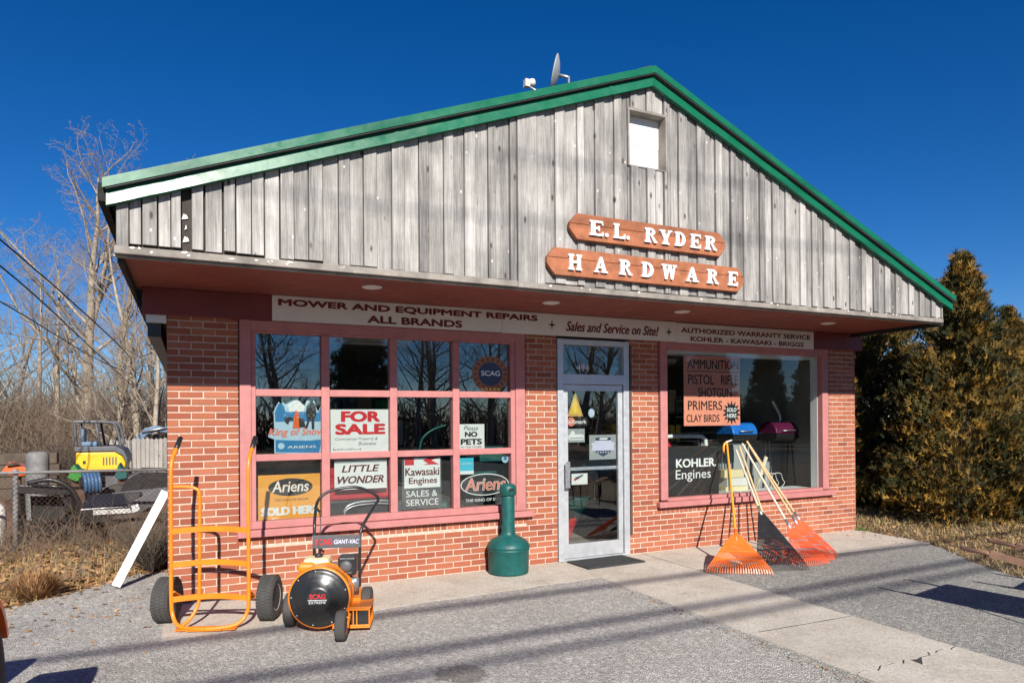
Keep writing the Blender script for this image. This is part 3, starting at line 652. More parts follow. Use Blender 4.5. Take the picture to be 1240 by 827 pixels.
# ================================================================== SIGNS
# slab-serif letters for the carved signs, unit cell: x 0..1, z 0..1
def serif_letter(ch):
    S_ = []            # ('b',x0,x1,z0,z1) | ('q',[pts]) | ('a',cx,cz,rx,rz,a0,a1,thx,thz)
    T = 0.30; h = 0.13
    def stem(x0, lo=True, hi=True, ext=0.10):
        S_.append(('b', x0, x0+T, 0, 1))
        if lo: S_.append(('q', [(x0-ext, 0), (x0+T+ext, 0), (x0+T+ext, h*.8), (x0+T, h*1.4), (x0, h*1.4), (x0-ext, h*.8)]))
        if hi: S_.append(('q', [(x0-ext, 1-h*.8), (x0, 1-h*1.4), (x0+T, 1-h*1.4), (x0+T+ext, 1-h*.8), (x0+T+ext, 1), (x0-ext, 1)]))
    if ch == 'E':
        stem(.10); S_.append(('b', .3, .92, 0, .14)); S_.append(('b', .3, .90, .86, 1)); S_.append(('b', .3, .66, .43, .57))
        S_.append(('q', [(.80, .0), (.95, .0), (.97, .32), (.86, .22)])); S_.append(('q', [(.80, 1), (.86, .78), (.95, .68), (.93, 1)])); S_.append(('b', .60, .70, .34, .66))
    elif ch == 'L':
        stem(.10); S_.append(('b', .3, .92, 0, .14)); S_.append(('q', [(.78, 0), (.95, 0), (.97, .38), (.86, .22)]))
    elif ch == 'R':
        stem(.10); S_.append(('a', .42, .74, .42, .26, -90, 90, .24, .13)); S_.append(('b', .3, .44, .87, 1)); S_.append(('b', .3, .44, .48, .61))
        S_.append(('q', [(.42, .54), (.62, .50), (.92, .12), (1.0, .12), (1.0, 0), (.74, 0)]))
    elif ch == 'Y':
        S_.append(('b', .35, .65, 0, .5)); S_.append(('q', [(.22, 0), (.78, 0), (.78, .1), (.65, .16), (.35, .16), (.22, .1)]))
        S_.append(('q', [(.36, .34), (.60, .34), (.36, 1), (.06, 1)])); S_.append(('q', [(.44, .40), (.62, .40), (.94, 1), (.76, 1)]))
        S_.append(('b', .0, .46, .89, 1)); S_.append(('b', .66, 1.0, .89, 1))
    elif ch == 'D':
        stem(.08); S_.append(('a', .40, .5, .54, .5, -90, 90, .28, .14)); S_.append(('b', .3, .42, .86, 1)); S_.append(('b', .3, .42, 0, .14))
    elif ch == 'H':
        T = 0.25; stem(.09, ext=.08); stem(.66, ext=.08); S_.append(('b', .3, .70, .43, .57))
    elif ch == 'A':
        S_.append(('q', [(.08, .04), (.20, .04), (.52, .84), (.44, 1.0)])); S_.append(('q', [(.60, .04), (.92, .04), (.60, 1.0), (.40, 1.0)]))
        S_.append(('b', .24, .70, .27, .38)); S_.append(('b', -.02, .34, 0, .10)); S_.append(('b', .52, 1.02, 0, .10))
    elif ch == 'W':
        S_.append(('q', [(.20, 0), (.36, 0), (.26, 1), (.03, 1)])); S_.append(('q', [(.24, 0), (.34, 0), (.56, .92), (.46, .92)]))
        S_.append(('q', [(.62, 0), (.78, 0), (.66, .98), (.42, .98)])); S_.append(('q', [(.66, 0), (.76, 0), (.96, 1), (.84, 1)]))
        S_.append(('b', -.04, .36, .89, 1)); S_.append(('b', .40, .68, .89, .985)); S_.append(('b', .74, 1.04, .89, 1))
    elif ch == '.':
        S_.append(('a', .5, .13, .5, .13, 0, 360, .499, .129))
    return S_
def serif_word(items, z0, z1, y, mat, parent):
    """items: (char, x0, x1); every letter is a raised cut-out on the board."""
    mb = MB(); H = z1-z0
    for ch, x0, x1 in items:
        Wd = x1-x0
        for i, st in enumerate(serif_letter(ch)):
            d = y - 0.022 - 0.0005*i
            if st[0] == 'b': polys = [[(st[1], st[3]), (st[2], st[3]), (st[2], st[4]), (st[1], st[4])]]
            elif st[0] == 'q': polys = [st[1]]
            else:
                _, cx, cz, rx, rz, a0, a1, tx, tz = st; n = 20 if a1-a0 < 300 else 24; polys = []
                for k in range(n):
                    t0, t1 = R(a0+(a1-a0)*k/n), R(a0+(a1-a0)*(k+1)/n)
                    polys.append([(cx+(rx-tx)*math.cos(t0), cz+(rz-tz)*math.sin(t0)), (cx+rx*math.cos(t0), cz+rz*math.sin(t0)), (cx+rx*math.cos(t1), cz+rz*math.sin(t1)), (cx+(rx-tx)*math.cos(t1), cz+(rz-tz)*math.sin(t1))])
            for p in polys: mb.prism([(x0+u*Wd, z0+w*H) for u, w in p], XZ, d, y)
    return mb.build("lettering", mat, parent)
def carved_board(x0, x1, z0, z1, notch, label, seam):
    y = GY - 0.075; t = thing("carved_sign", label, "sign", ((x0+x1)/2, y, z0), "carved signs on the gable")
    H = z1-z0; n = notch
    def half(za, zb, lo):
        f = lambda z: max(0.0, abs((z-(z0+z1)/2))/(H/2) - 0.25)/0.75*n
        zs = [za+(zb-za)*k/6 for k in range(7)]
        return [(x0+f(z), z) for z in zs[::-1]] + [(x1-f(z), z) for z in zs]
    mb = MB(); mb.prism(half(z0, seam-.0015, 1), XZ, y, y+.05); mb.prism(half(seam+.0015, z1, 0), XZ, y-.001, y+.05)
    mb.build("sign_board", M['cedar_sign'], t, bevel=0.004); return t, y
t, y = carved_board(3.49, 5.42, 3.435, 3.685, .085, "upper carved brown board with raised white letters, the shorter of the two", 3.585)
serif_word([('E', 3.70, 3.86), ('.', 3.875, 3.915), ('L', 3.975, 4.115), ('.', 4.125, 4.165), ('R', 4.35, 4.50), ('Y', 4.53, 4.69), ('D', 4.73, 4.87), ('E', 4.93, 5.07), ('R', 5.125, 5.28)], 3.485, 3.632, y, M['letter_white'], t)
t, y = carved_board(3.24, 5.68, 3.075, 3.335, .085, "lower carved brown board with raised white letters, the longer of the two", 3.24)
hw = [(3.46, 3.61), (3.75, 3.90), (4.04, 4.19), (4.31, 4.46), (4.56, 4.74), (4.87, 5.03), (5.15, 5.30), (5.44, 5.575)]
serif_word([(c, a, b) for c, (a, b) in zip("HARDWARE", hw)], 3.13, 3.282, y, M['letter_white'], t)

ss = thing("fascia_sign", "long white sign strip with dark red lettering under the soffit", "sign", (4.65, -.05, 2.7))
mb = MB(); mb.box(0.93, 3.412, -.058, -.0405, 2.697, 2.946); mb.build("sign_panel", M['sign_white'], ss)
mb = MB(); mb.box(3.416, 5.896, -.058, -.0405, 2.692, 2.944); mb.build("sign_panel", M['sign_white'], ss)
mb = MB(); mb.box(5.900, 8.37, -.058, -.0405, 2.686, 2.938); mb.build("sign_panel", M['sign_white'], ss)
yl = -.0605
letters([("MOWER AND EQUIPMENT REPAIRS", .985, 3.87, 2.836, 2.916, yl, .085), ("ALL BRANDS", 1.87, 2.93, 2.722, 2.802, yl, .085),
         ("Sales and Service on Site!", 4.26, 5.60, 2.752, 2.872, yl, .035, .28),
         ("AUTHORIZED WARRANTY SERVICE", 5.965, 8.30, 2.816, 2.882, yl, .07), ("KOHLER - KAWASAKI - BRIGGS", 6.12, 8.17, 2.708, 2.774, yl, .07)], M['red_letter'], ss)
for cx, cz in ((4.06, 2.815), (5.77, 2.81)):
    pts = []; mb = MB()
    for k in range(8):
        r = .062 if k % 2 == 0 else .016; a = math.pi*k/4; pts.append((cx+r*.85*math.cos(a), cz+r*math.sin(a)))
    mb.prism(pts, XZ, yl, yl+.002); mb.build("star", M['p_black'], ss)

# ---- signs in the twelve-pane window (y just behind the glass)
YB, Y1, Y2, Y3 = .0585, .0568, .0553, .0540
def sign(name, label, cat, x, z, group="notices in the shop windows"): return thing(name, label, cat, (x, .06, z), group)
t = sign("snow_poster", "blue shield-shaped cut-out poster with a man and a snow blower, in the left middle pane", "poster", 1.16, 1.38)
base = [(.955, 1.385), (1.405, 1.365), (1.425, 1.52), (1.45, 1.535), (1.462, 1.60), (1.43, 1.61), (1.435, 1.79), (1.41, 1.86), (1.385, 1.80), (1.355, 1.86), (1.345, 1.93), (1.315, 1.955), (1.285, 1.95), (1.265, 1.90), (1.25, 1.86), (1.17, 1.935), (1.06, 1.87), (1.04, 1.90), (1.02, 1.87), (1.0, 1.90), (.97, 1.85), (.95, 1.80), (.955, 1.60), (.895, 1.565), (.90, 1.545), (.955, 1.525)]
shape(base, YB, M['p_pale'], t, "poster_sheet")
mb = MB()
mb.prism([(.965, 1.70), (1.425, 1.70), (1.425, 1.79), (1.41, 1.845), (1.385, 1.785), (1.35, 1.80), (1.06, 1.80), (1.055, 1.855), (1.03, 1.885), (1.0, 1.88), (.975, 1.83), (.962, 1.79)], XZ, Y1, Y1+.001)
mb.prism([(.967, 1.395), (1.393, 1.378), (1.415, 1.515), (1.30, 1.505), (1.10, 1.51), (.967, 1.52)], XZ, Y1, Y1+.001); mb.build("poster_print", M['p_blue'], t)
mb = MB(); mb.prism([(1.09, 1.865), (1.17, 1.925), (1.25, 1.86), (1.24, 1.80), (1.10, 1.80)], XZ, Y2, Y2+.001); mb.build("house_print", M['p_white'], t)
mb = MB()
mb.prism([(1.275, 1.70), (1.262, 1.80), (1.27, 1.86), (1.30, 1.895), (1.295, 1.925), (1.315, 1.945), (1.335, 1.925), (1.332, 1.895), (1.36, 1.865), (1.365, 1.78), (1.345, 1.72), (1.345, 1.62), (1.32, 1.62), (1.315, 1.71), (1.30, 1.71), (1.275, 1.63), (1.25, 1.63)], XZ, Y3, Y3+.001)
mb.prism([(1.05, 1.745), (1.14, 1.745), (1.14, 1.715), (1.10, 1.71), (1.09, 1.67), (1.06, 1.69)], XZ, Y3, Y3+.001); mb.prism([(1.15, 1.64), (1.26, 1.64), (1.24, 1.73), (1.20, 1.74)], XZ, Y2-.0003, Y2+.001); mb.build("figure_print", M['p_black'], t)
mb = MB(); mb.prism([(1.13, 1.63), (1.195, 1.635), (1.19, 1.80), (1.16, 1.81), (1.145, 1.74)], XZ, Y3-.0005, Y3); mb.build("machine_print", M['orange2'], t)
letters([("King of Snow", .905, 1.445, 1.54, 1.635, Y3, .03, .3)], M['p_pink'], t, "lettering")
letters([("ARIENS", 1.08, 1.36, 1.43, 1.455, Y3, .015)], M['p_white'], t, "lettering")
mb = MB(); mb.prism(disc_poly(1.02, 1.455, .032, .032), XZ, Y3, Y3+.001); mb.build("badge_print", M['p_pale'], t)

t = sign("for_sale_sign", "white FOR SALE sign with bold red letters and handwriting below", "sign", 1.81, 1.38)
sheet(1.508, 2.118, 1.375, 1.822, YB, M['p_white'], t, "sign_sheet")
letters([("FOR", 1.615, 2.03, 1.69, 1.805, Y1, .095), ("SALE", 1.555, 2.085, 1.557, 1.672, Y1, .095)], M['p_red'], t)
letters([("Commercial Property &", 1.555, 2.0, 1.492, 1.528, Y1, .0, .3), ("Business", 1.80, 1.985, 1.446, 1.480, Y1, 0, .3)], M['p_dkgrey'], t, "handwriting")

mb = MB(); q = random.Random(2); x = 1.535
while x < 1.83:
    h = q.uniform(.008, .02); w_ = q.uniform(.004, .010); mb.box(x, x+w_, Y1, Y1+.001, 1.397, 1.397+h); x += w_+q.uniform(.004, .014)
mb.build("handwriting", M['p_dkgrey'], t)

t = sign("machine_sign", "white sign with slanted dark red LITTLE WONDER lettering, propped on a red machine", "sign", 1.82, 1.0)
sheet(1.545, 2.098, .985, 1.305, YB, M['p_white'], t, "sign_sheet")
sheet(1.545, 2.098, 1.262, 1.305, Y1, M['p_grey'], t, "sign_band")
letters([("LITTLE", 1.63, 2.01, 1.165, 1.238, Y1, .045, .3), ("WONDER", 1.565, 2.075, 1.045, 1.125, Y1, .045, .3)], M['red_letter'], t)

t = sign("orange_sign", "orange sign with a black oval and white SOLD HERE lettering, low in the leftmost column", "sign", 1.11, .74)
sheet(.80, 1.40, .725, 1.168, YB, M['p_orange'], t, "sign_sheet")
shape(disc_poly(1.11, 1.04, .215, .088), Y1, M['p_black'], t, "oval_print")
letters([("Ariens", .935, 1.29, .99, 1.105, Y2, .025, .12)], M['p_orange'], t)
letters([("Ariens", .938, 1.285, .993, 1.101, Y3, .008, .12)], M['p_white'], t)
letters([("THE KING OF SNOW", .955, 1.285, .902, .925, Y1, .01)], M['p_black'], t)
letters([("SOLD HERE", .825, 1.385, .760, .845, Y1, .09)], M['p_white'], t)

t = sign("engine_sign", "white over charcoal engine sales and service sign with a red emblem on top", "sign", 2.49, .74)
sheet(2.265, 2.715, .735, 1.30, YB, M['p_dkgrey'], t, "sign_sheet"); sheet(2.29, 2.70, .965, 1.295, Y1, M['p_white'], t, "sign_band")
mb = MB(); mb.box(2.295, 2.40, Y2, Y2+.001, 1.215, 1.294); mb.prism([(2.50, 1.215), (2.69, 1.215), (2.60, 1.262), (2.69, 1.294), (2.56, 1.294), (2.50, 1.262), (2.56, 1.23)], XZ, Y2, Y2+.001); mb.build("emblem", M['p_red'], t)
letters([("Kawasaki", 2.30, 2.69, 1.098, 1.185, Y2, .03), ("Engines", 2.34, 2.665, .99, 1.078, Y2, .03)], M['red_letter'], t)
letters([("SALES &", 2.31, 2.665, .868, .935, Y1, .005), ("SERVICE", 2.31, 2.68, .772, .842, Y1, .005)], M['p_white'], t)

t = sign("no_pets_sign", "small white NO PETS sign with black lettering in the rightmost column", "sign", 3.09, 1.38)
sheet(2.915, 3.235, 1.368, 1.655, YB, M['p_white'], t, "sign_sheet")
letters([("Please", 2.99, 3.16, 1.585, 1.635, Y1, 0, .3), ("NO", 2.995, 3.15, 1.510, 1.57, Y1, .08), ("PETS", 2.945, 3.205, 1.423, 1.49, Y1, .08), ("IN THE STORE", 2.95, 3.20, 1.385, 1.405, Y1, .0)], M['p_black'], t)

t = sign("card_decal", "small cyan and white notice taped high in the bottom right pane", "sticker", 3.03, 1.1)
sheet(2.935, 3.10, 1.09, 1.275, YB-.001, M['p_cyan'], t, "sticker_sheet"); sheet(2.935, 3.10, 1.09, 1.128, Y1-.001, M['p_white'], t, "sticker_band")
sheet(2.95, 3.085, 1.205, 1.215, Y1-.001, M['p_pale'], t, "print_line")
t = sign("oval_decal", "black oval decal outlined in white with coral script, behind the ash receptacle", "sticker", 3.24, .78)
shape(disc_poly(3.24, .965, .30, .125), YB, M['p_white'], t, "decal_rim"); shape(disc_poly(3.24, .965, .288, .114), Y1, M['p_black'], t, "decal_field")
letters([("Ariens", 3.0, 3.50, .895, 1.045, Y2, .035, .12)], M['p_white'], t)
letters([("Ariens", 3.004, 3.495, .899, 1.04, Y3, .015, .12)], M['p_pink'], t)
letters([("THE KING OF SNOW", 3.00, 3.50, .775, .808, Y1, .025)], M['p_white'], t)
t = sign("badge_decal", "tiny pale round badge sticker in the corner of the bottom right pane", "sticker", 3.49, 1.2)
shape(disc_poly(3.495, 1.25, .042, .048), YB, M['p_pale'], t, "sticker_sheet"); shape([(3.475, 1.235), (3.515, 1.235), (3.515, 1.265), (3.495, 1.28), (3.475, 1.265)], Y1, M['p_blue'], t, "badge_print")
t = sign("round_decal", "round brown and dark dealer decal with a toothed rim in the top right pane", "sticker", 3.31, 2.03)
shape(disc_poly(3.31, 2.225, .225, .205), 0.0438, M['p_brown'], t, "decal_rim"); shape(disc_poly(3.31, 2.225, .150, .137), 0.0428, M['p_navy'], t, "decal_field")
mb = MB()
for k in range(18):
    a = 2*math.pi*k/18; mb.prism([(3.31+(rr)*math.cos(a+da), 2.225+rr*.912*math.sin(a+da)) for rr, da in ((.165, -.07), (.21, -.07), (.21, .07), (.165, .07))], XZ, 0.0428, 0.0428+.001)
mb.build("rim_print", M['p_dkgrey'], t)
letters([("SCAG", 3.195, 3.43, 2.205, 2.262, 0.0418, .03)], M['p_white'], t)
for k in range(5):
    mb = MB(); mb.prism([(3.19+.05*k, 2.036), (3.225+.05*k, 2.036), (3.225+.05*k, 2.066), (3.19+.05*k, 2.066)], XZ, 0.0426, 0.0436); mb.build("rim_mark", M['p_yellow'], t)

# ---- stickers on the shop door (door glass back at .043)
D0, D1, D2 = .0505, .049, .0475
t = sign("triangle_decal", "tan triangle decal above a dark brand strip, high on the door", "sticker", 4.43, 1.73, "stickers on the shop door")
shape([(4.325, 1.735), (4.545, 1.735), (4.435, 2.035)], D0, M['p_tan'], t, "decal_triangle"); shape([(4.365, 1.765), (4.505, 1.765), (4.435, 1.965)], D1, M['p_yellow'], t, "decal_inset")
sheet(4.32, 4.60, 1.618, 1.722, D0, M['p_black'], t, "decal_strip"); shape(disc_poly(4.375, 1.67, .052, .056), D1, M['p_pink'], t, "decal_disc")
letters([("eXmark", 4.335, 4.59, 1.645, 1.695, D2, .03)], M['p_white'], t)
t = sign("grey_decal", "grey rectangular decal with a white outline, below the triangle on the door", "sticker", 4.45, 1.43, "stickers on the shop door")
sheet(4.32, 4.565, 1.42, 1.585, D0, M['p_grey'], t, "sticker_sheet")
mb = MB(); mb.prism(disc_poly(4.395, 1.525, .03, .034), XZ, D1, D1+.001); mb.prism([(4.335, 1.46), (4.355, 1.447), (4.535, 1.447), (4.552, 1.46), (4.552, 1.505), (4.535, 1.517), (4.355, 1.517), (4.335, 1.505)], XZ, D1+.0002, D1+.001); mb.build("sticker_print", M['p_white'], t)
sheet(4.352, 4.537, 1.464, 1.478, D2, M['p_grey'], t, "sticker_line")
t = sign("disc_sticker", "small pale blue round sticker near the top of the door", "sticker", 4.66, 1.74, "stickers on the shop door")
shape(disc_poly(4.665, 1.775, .045, .055), D0, M['p_pale'], t, "sticker_sheet"); shape(disc_poly(4.665, 1.775, .03, .036), D1, M['p_lilac'], t, "sticker_print")
t = sign("award_sign", "grey sheet with a navy shield and lilac ribbon, at eye level on the door", "sign", 4.83, 1.23, "stickers on the shop door")
sheet(4.63, 5.02, 1.20, 1.505, D0, M['p_grey'], t, "sign_sheet")
shape([(4.72, 1.47), (4.94, 1.47), (4.94, 1.29), (4.83, 1.235), (4.72, 1.29)], D1, M['p_navy'], t, "shield_print")
shape([(4.655, 1.30), (4.69, 1.325), (4.69, 1.31), (4.97, 1.31), (4.97, 1.325), (5.005, 1.30), (4.985, 1.36), (5.005, 1.41), (4.96, 1.41), (4.94, 1.435), (4.72, 1.435), (4.70, 1.41), (4.655, 1.41), (4.675, 1.36)], D2, M['p_lilac'], t, "ribbon_print")
shape([(4.77, 1.444), (4.885, 1.444), (4.90, 1.466), (4.785, 1.466)], D2, M['p_white'], t, "print_bar")
for k in range(5): shape(disc_poly(4.755+.037*k, 1.288, .009, .010, 8), D2, M['p_lilac'], t, "star_print")
t = sign("card_sticker", "small white card with a dark bird mark, beside the door handle", "sticker", 4.45, .9, "stickers on the shop door")
sheet(4.375, 4.60, .905, 1.04, D0, M['p_white'], t, "sticker_sheet"); shape([(4.41, .955), (4.46, .97), (4.53, 1.01), (4.545, 1.03), (4.47, 1.005), (4.43, .995)], D1, M['p_dkgrey'], t, "bird_print")
shape([(4.40, .965), (4.425, .985), (4.45, .972), (4.43, .955)], D2, M['p_red'], t, "red_print")

# ---- signs in the display window (glass back at .066)
A0, A1, A2 = .078, .0755, .0735
t = sign("ammunition_sign", "large faded red sheet listing AMMUNITION, PISTOL, RIFLE, SHOTGUN in black", "sign", 6.6, 1.61)
sheet(6.115, 7.09, 1.60, 2.535, A0, M['p_rosy'], t, "sign_sheet")
letters([("AMMUNITION", 6.175, 7.065, 2.36, 2.49, A1, .02), ("PISTOL", 6.185, 6.63, 2.155, 2.285, A1, .015), ("RIFLE", 6.75, 7.05, 2.155, 2.285, A1, .015), ("SHOTGUN", 6.35, 6.94, 1.985, 2.11, A1, .015), ("PRIMERS", 6.18, 6.77, 1.81, 1.935, A1, .015), ("CLAY BIRDS", 6.155, 6.72, 1.65, 1.75, A1, .015)], M['p_black'], t)
sheet(6.16, 7.075, 2.325, 2.335, A1, M['p_black'], t, "rule_line")
t = sign("starburst_sticker", "black starburst SOLD HERE sticker on the corner of the faded red sheet", "sticker", 6.93, 1.62)
mb = MB(); pts = []
for k in range(28):
    a = 2*math.pi*k/28; r = 1.0 if k % 2 else .62; pts.append((6.935+.165*r*math.cos(a), 1.775+.165*r*math.sin(a)))
mb.prism(pts, XZ, A1-.001, A1+.001); mb.build("sticker_sheet", M['p_black'], t)
letters([("SOLD", 6.85, 7.02, 1.785, 1.84, A2-.0005, .03, .15), ("HERE", 6.85, 7.02, 1.705, 1.76, A2-.0005, .03, .15)], M['p_white'], t)
t = sign("engine_board", "black board with white engine maker lettering, low in the display window", "sign", 6.25, .68)
sheet(5.80, 6.70, .665, 1.33, A0, M['p_black'], t, "sign_sheet")
letters([("KOHLER.", 5.975, 6.66, 1.05, 1.165, A1, .045), ("Engines", 5.97, 6.56, .86, 1.02, A1, -.004)], M['p_white'], t)
# ================================================================== THINGS IN FRONT OF THE STORE
def arc_pts(pts, n=8):
    """Smooth polyline through control points (Catmull-Rom)."""
    P = [Vector(p) for p in pts]; out = []
    for k in range(len(P)-1):
        p0, p1, p2, p3 = P[max(k-1, 0)], P[k], P[k+1], P[min(k+2, len(P)-1)]
        for i in range(n):
            t = i/n; out.append(0.5*((2*p1) + (p2-p0)*t + (2*p0-5*p1+4*p2-p3)*t*t + (3*p1-p0-3*p2+p3)*t*t*t))
    return out + [P[-1]]
def wheel(parent, c, ax, r, w, rim_mat, hub=0.45, name="wheel", tread=True):
    """tyre as the wheel's own mesh with tread blocks, rim and hub as sub-parts."""
    c, ax = Vector(c), Vector(ax).normalized(); h = w/2
    mb = MB(); mb.lathe([(r*.58, -h*.86), (r*.70, -h), (r*.86, -h*.98), (r*.955, -h*.80), (r*.975, -h*.45), (r*.975, h*.45), (r*.955, h*.80), (r*.86, h*.98), (r*.70, h), (r*.58, h*.86)], c, ax, 36)
    if tread:
        a = ax.orthogonal().normalized(); b = ax.cross(a); n = 44
        for k in range(n):
            t = 2*math.pi*k/n; d = a*math.cos(t)+b*math.sin(t); tg = b*math.cos(t)-a*math.sin(t)
            for s, o in ((-.62, 0), (-.02, .5), (.58, 0)):
                d2 = a*math.cos(t+o*2*math.pi/n)+b*math.sin(t+o*2*math.pi/n); q = c + ax*(h*s) + d2*(r*.985)
                mb.beam(q-tg*(r*.055), q+tg*(r*.055), r*.03, h*.46, up=ax)
    o = mb.build(name, M['tyre'], parent)
    mb = MB(); mb.lathe([(0.001, -h*.55), (r*.2, -h*.55), (r*.22, -h*.35), (r*.5, -h*.4), (r*.56, -h*.9), (r*.6, -h*.88), (r*.575, 0), (r*.6, h*.88), (r*.56, h*.9), (r*.5, h*.4), (r*.22, h*.35), (r*.2, h*.55), (0.001, h*.55)], c, ax, 28)
    mb.build("rim", rim_mat, o)
    mb = MB(); mb.tube([c-ax*(h*.85), c+ax*(h*.85)], r*.085, 10); mb.build("hub", M['steel'], o)
    return o
# ---- hand truck
t = thing("hand_truck", "tall orange tubular hand truck with two fat black tyres, standing by the left corner", "hand truck", (.41, -.74, 0), local=True)
t.rotation_euler.z = R(-22)
def upright(s):
    return arc_pts([(s*.315, -.02, 1.545), (s*.315, -.10, 1.46), (s*.315, -.175, 1.36), (s*.315, -.19, 1.15), (s*.315, -.19, .60), (s*.315, -.19, .24), (s*.30, -.20, .11), (s*.235, -.25, .035), (s*.10, -.30, .022), (0, -.31, .022)], 6)
mb = MB(); mb.tube(upright(-1), .0165, 10); mb.tube(upright(1), .0165, 10); fr = mb.build("frame", M['orange'], t)
for s in (-1, 1):
    mb = MB(); mb.tube([(s*.315, -.085, 1.478), (s*.315, -.06, 1.503), (s*.315, .005, 1.57)], [.020, .0215, .020], 12); mb.build("handle_grip", M['black'], t)
for z, bow in ((.80, .035), (.52, .045), (.235, .05)):
    mb = MB(); n = 12
    pts = [(-.31+.62*k/n, -.195+bow*math.sin(math.pi*k/n), z+.012*math.sin(math.pi*k/n)) for k in range(n+1)]
    for a, b in zip(pts, pts[1:]): mb.beam(a, b, .008, .046)
    mb.build("crossbar", M['orange'], t, fix=True)
mb = MB(); mb.tube(arc_pts([(-.315, -.17, 1.165), (-.22, -.16, 1.165), (-.135, -.15, 1.15), (-.10, -.145, 1.09), (-.10, -.145, .80), (-.105, -.145, .30), (-.115, -.16, .17), (-.16, -.22, .07), (-.20, -.262, .04)], 6), .0145, 10); mb.build("brace_loop", M['orange'], t)
mb = MB(); mb.tube([(-.42, 0, .2), (.42, 0, .2)], .016, 10); mb.beam((-.30, -.19, .30), (-.30, 0, .20), .03, .012); mb.beam((.30, -.19, .30), (.30, 0, .20), .03, .012); mb.build("axle", M['orange'], t)
mb = MB(); mb.beam((-.24, -.26, .012), (.24, -.26, .012), .10, .008); mb.beam((-.14, -.30, .013), (.14, -.30, .013), .06, .008); mb.build("toe_plate", M['orange'], t)
for s, rm in ((-1, M['grey_dark']), (1, M['offwhite'])): wheel(t, (s*.430, 0, .19), (1, 0, 0), .19, .14, rm)

# ---- leaf blower
t = thing("leaf_blower", "orange and black wheeled leaf blower parked in front of the twelve-pane window", "leaf blower", (1.2, -1.3, 0), local=True)
t.rotation_euler.z = R(-20)
mb = MB(); C0 = (0, -.02, .285)
mb.lathe([(.0, -.02), (.235, -.02), (.25, -.012), (.25, .0), (.246, .004), (.246, .15), (.25, .154), (.25, .166), (.235, .17), (0, .17)], (0, -.19, .285), (0, 1, 0), 48)
hz = mb.build("blower_housing", M['orange'], t)
mb = MB(); mb.lathe([(.0, -.075), (.085, -.075), (.105, -.068), (.125, -.045), (.150, -.040), (.175, -.022), (.205, -.012), (.232, -.008), (.236, .004), (.236, .012)], (0, -.212, .285), (0, 1, 0), 56)
ic = mb.build("intake_cover", M['black_metal'], t)
for k in range(9):
    a = 2*math.pi*k/9+.3; mb = MB(); mb.lathe([(.0, -.010), (.007, -.008), (.008, 0)], (.218*math.cos(a), -.221, .285+.218*math.sin(a)), (0, 1, 0), 10); mb.build("bolt", M['steel'], ic)
L3 = lambda u, w, d: (u, d, w)
mb = MB(); mb.prism(disc_poly(0, .285, .083, .083, 32), L3, -.2885, -.2872); mb.build("cover_badge", M['p_black'], ic)
letters([("SCAG", -.062, .062, .296, .335, -.2895, .04)], M['p_red'], ic); letters([("EXTREME", -.066, .066, .258, .278, -.2895, .02, .2)], M['p_white'], ic)
mb = MB(); mb.box(-.074, .074, -.2892, -.2885, .284, .289); mb.build("badge_line", M['p_white'], ic)
mb = MB()   # discharge chute, open on the right with a black throat and guard bars
mb.box(.10, .235, -.20, -.188, .042, .188); mb.box(.235, .40, -.20, -.188, .17, .188); mb.box(.235, .40, -.20, -.188, .042, .056); mb.box(.388, .40, -.199, -.188, .056, .17); mb.box(.10, .40, .03, .042, .03, .20); mb.box(.10, .40, -.205, .03, .03, .0415); mb.box(.10, .41, -.205, .03, .1885, .20)
ch = mb.build("discharge_chute", M['orange'], t, bevel=.003)
mb = MB(); mb.box(.236, .386, -.165, -.155, .044, .186); mb.build("chute_throat", M['dark'], ch)
for y in (.262, .29): 
    mb = MB(); mb.box(y, y+.008, -.198, -.186, .056, .17); mb.build("guard_bar", M['orange'], ch)
mb = MB(); mb.box(.31, .385, -.194, -.184, .058, .168); mb.build("chute_flap", M['black'], ch)
mb = MB(); mb.beam((.20, -.19, .17), (.21, -.36, .16), .05, .012); mb.beam((.155, -.30, .16), (.155, -.41, .115), .012, .045); mb.beam((.255, -.30, .16), (.255, -.41, .115), .012, .045); mb.beam((.15, -.32, .165), (.26, -.32, .165), .09, .012); mb.build("caster_fork", M['orange'], t, bevel=.002)
wheel(t, (.205, -.41, .118), (1, 0, 0), .118, .082, M['orange'], tread=False)
wheel(t, (-.275, .02, .14), (1, 0, 0), .14, .085, M['orange'], tread=False); wheel(t, (.335, .15, .14), (1, 0, 0), .14, .085, M['orange'], tread=False)
mb = MB(); mb.tube([(-.25, .06, .14), (.32, .13, .14)], .012, 8); mb.box(-.16, .30, -.01, .36, .20, .225); mb.box(-.16, -.14, .0, .36, .14, .21); mb.box(.27, .29, .0, .36, .14, .21); mb.build("chassis", M['orange'], t)
# engine
mb = MB(); mb.lathe([(.09, -.11), (.12, -.09), (.125, -.02), (.125, .06), (.11, .09), (.06, .10)], (.05, .11, .37), (0, 1, 0), 28); mb.box(-.06, .17, .03, .26, .225, .36)
for k in range(6): mb.box(.10, .22, .04, .20, .30+.017*k, .307+.017*k)
en = mb.build("engine_block", M['steel'], t, bevel=.004)
mb = MB(); mb.box(-.17, .05, -.04, .14, .475, .565); tk = mb.build("fuel_tank", M['cream'], t, bevel=.035)
mb = MB(); mb.lathe([(.03, 0), (.033, .005), (.033, .022), (.026, .028), (0, .028)], (-.05, .04, .566), (0, 0, 1), 18); mb.build("fuel_cap", M['black'], tk)
mb = MB(); mb.box(-.20, -.06, -.10, .02, .46, .54); mb.build("recoil_cover", M['orange'], t, bevel=.03)
mb = MB(); mb.box(.12, .27, -.05, .12, .42, .575); af = mb.build("air_filter_box", M['black'], t, bevel=.018)
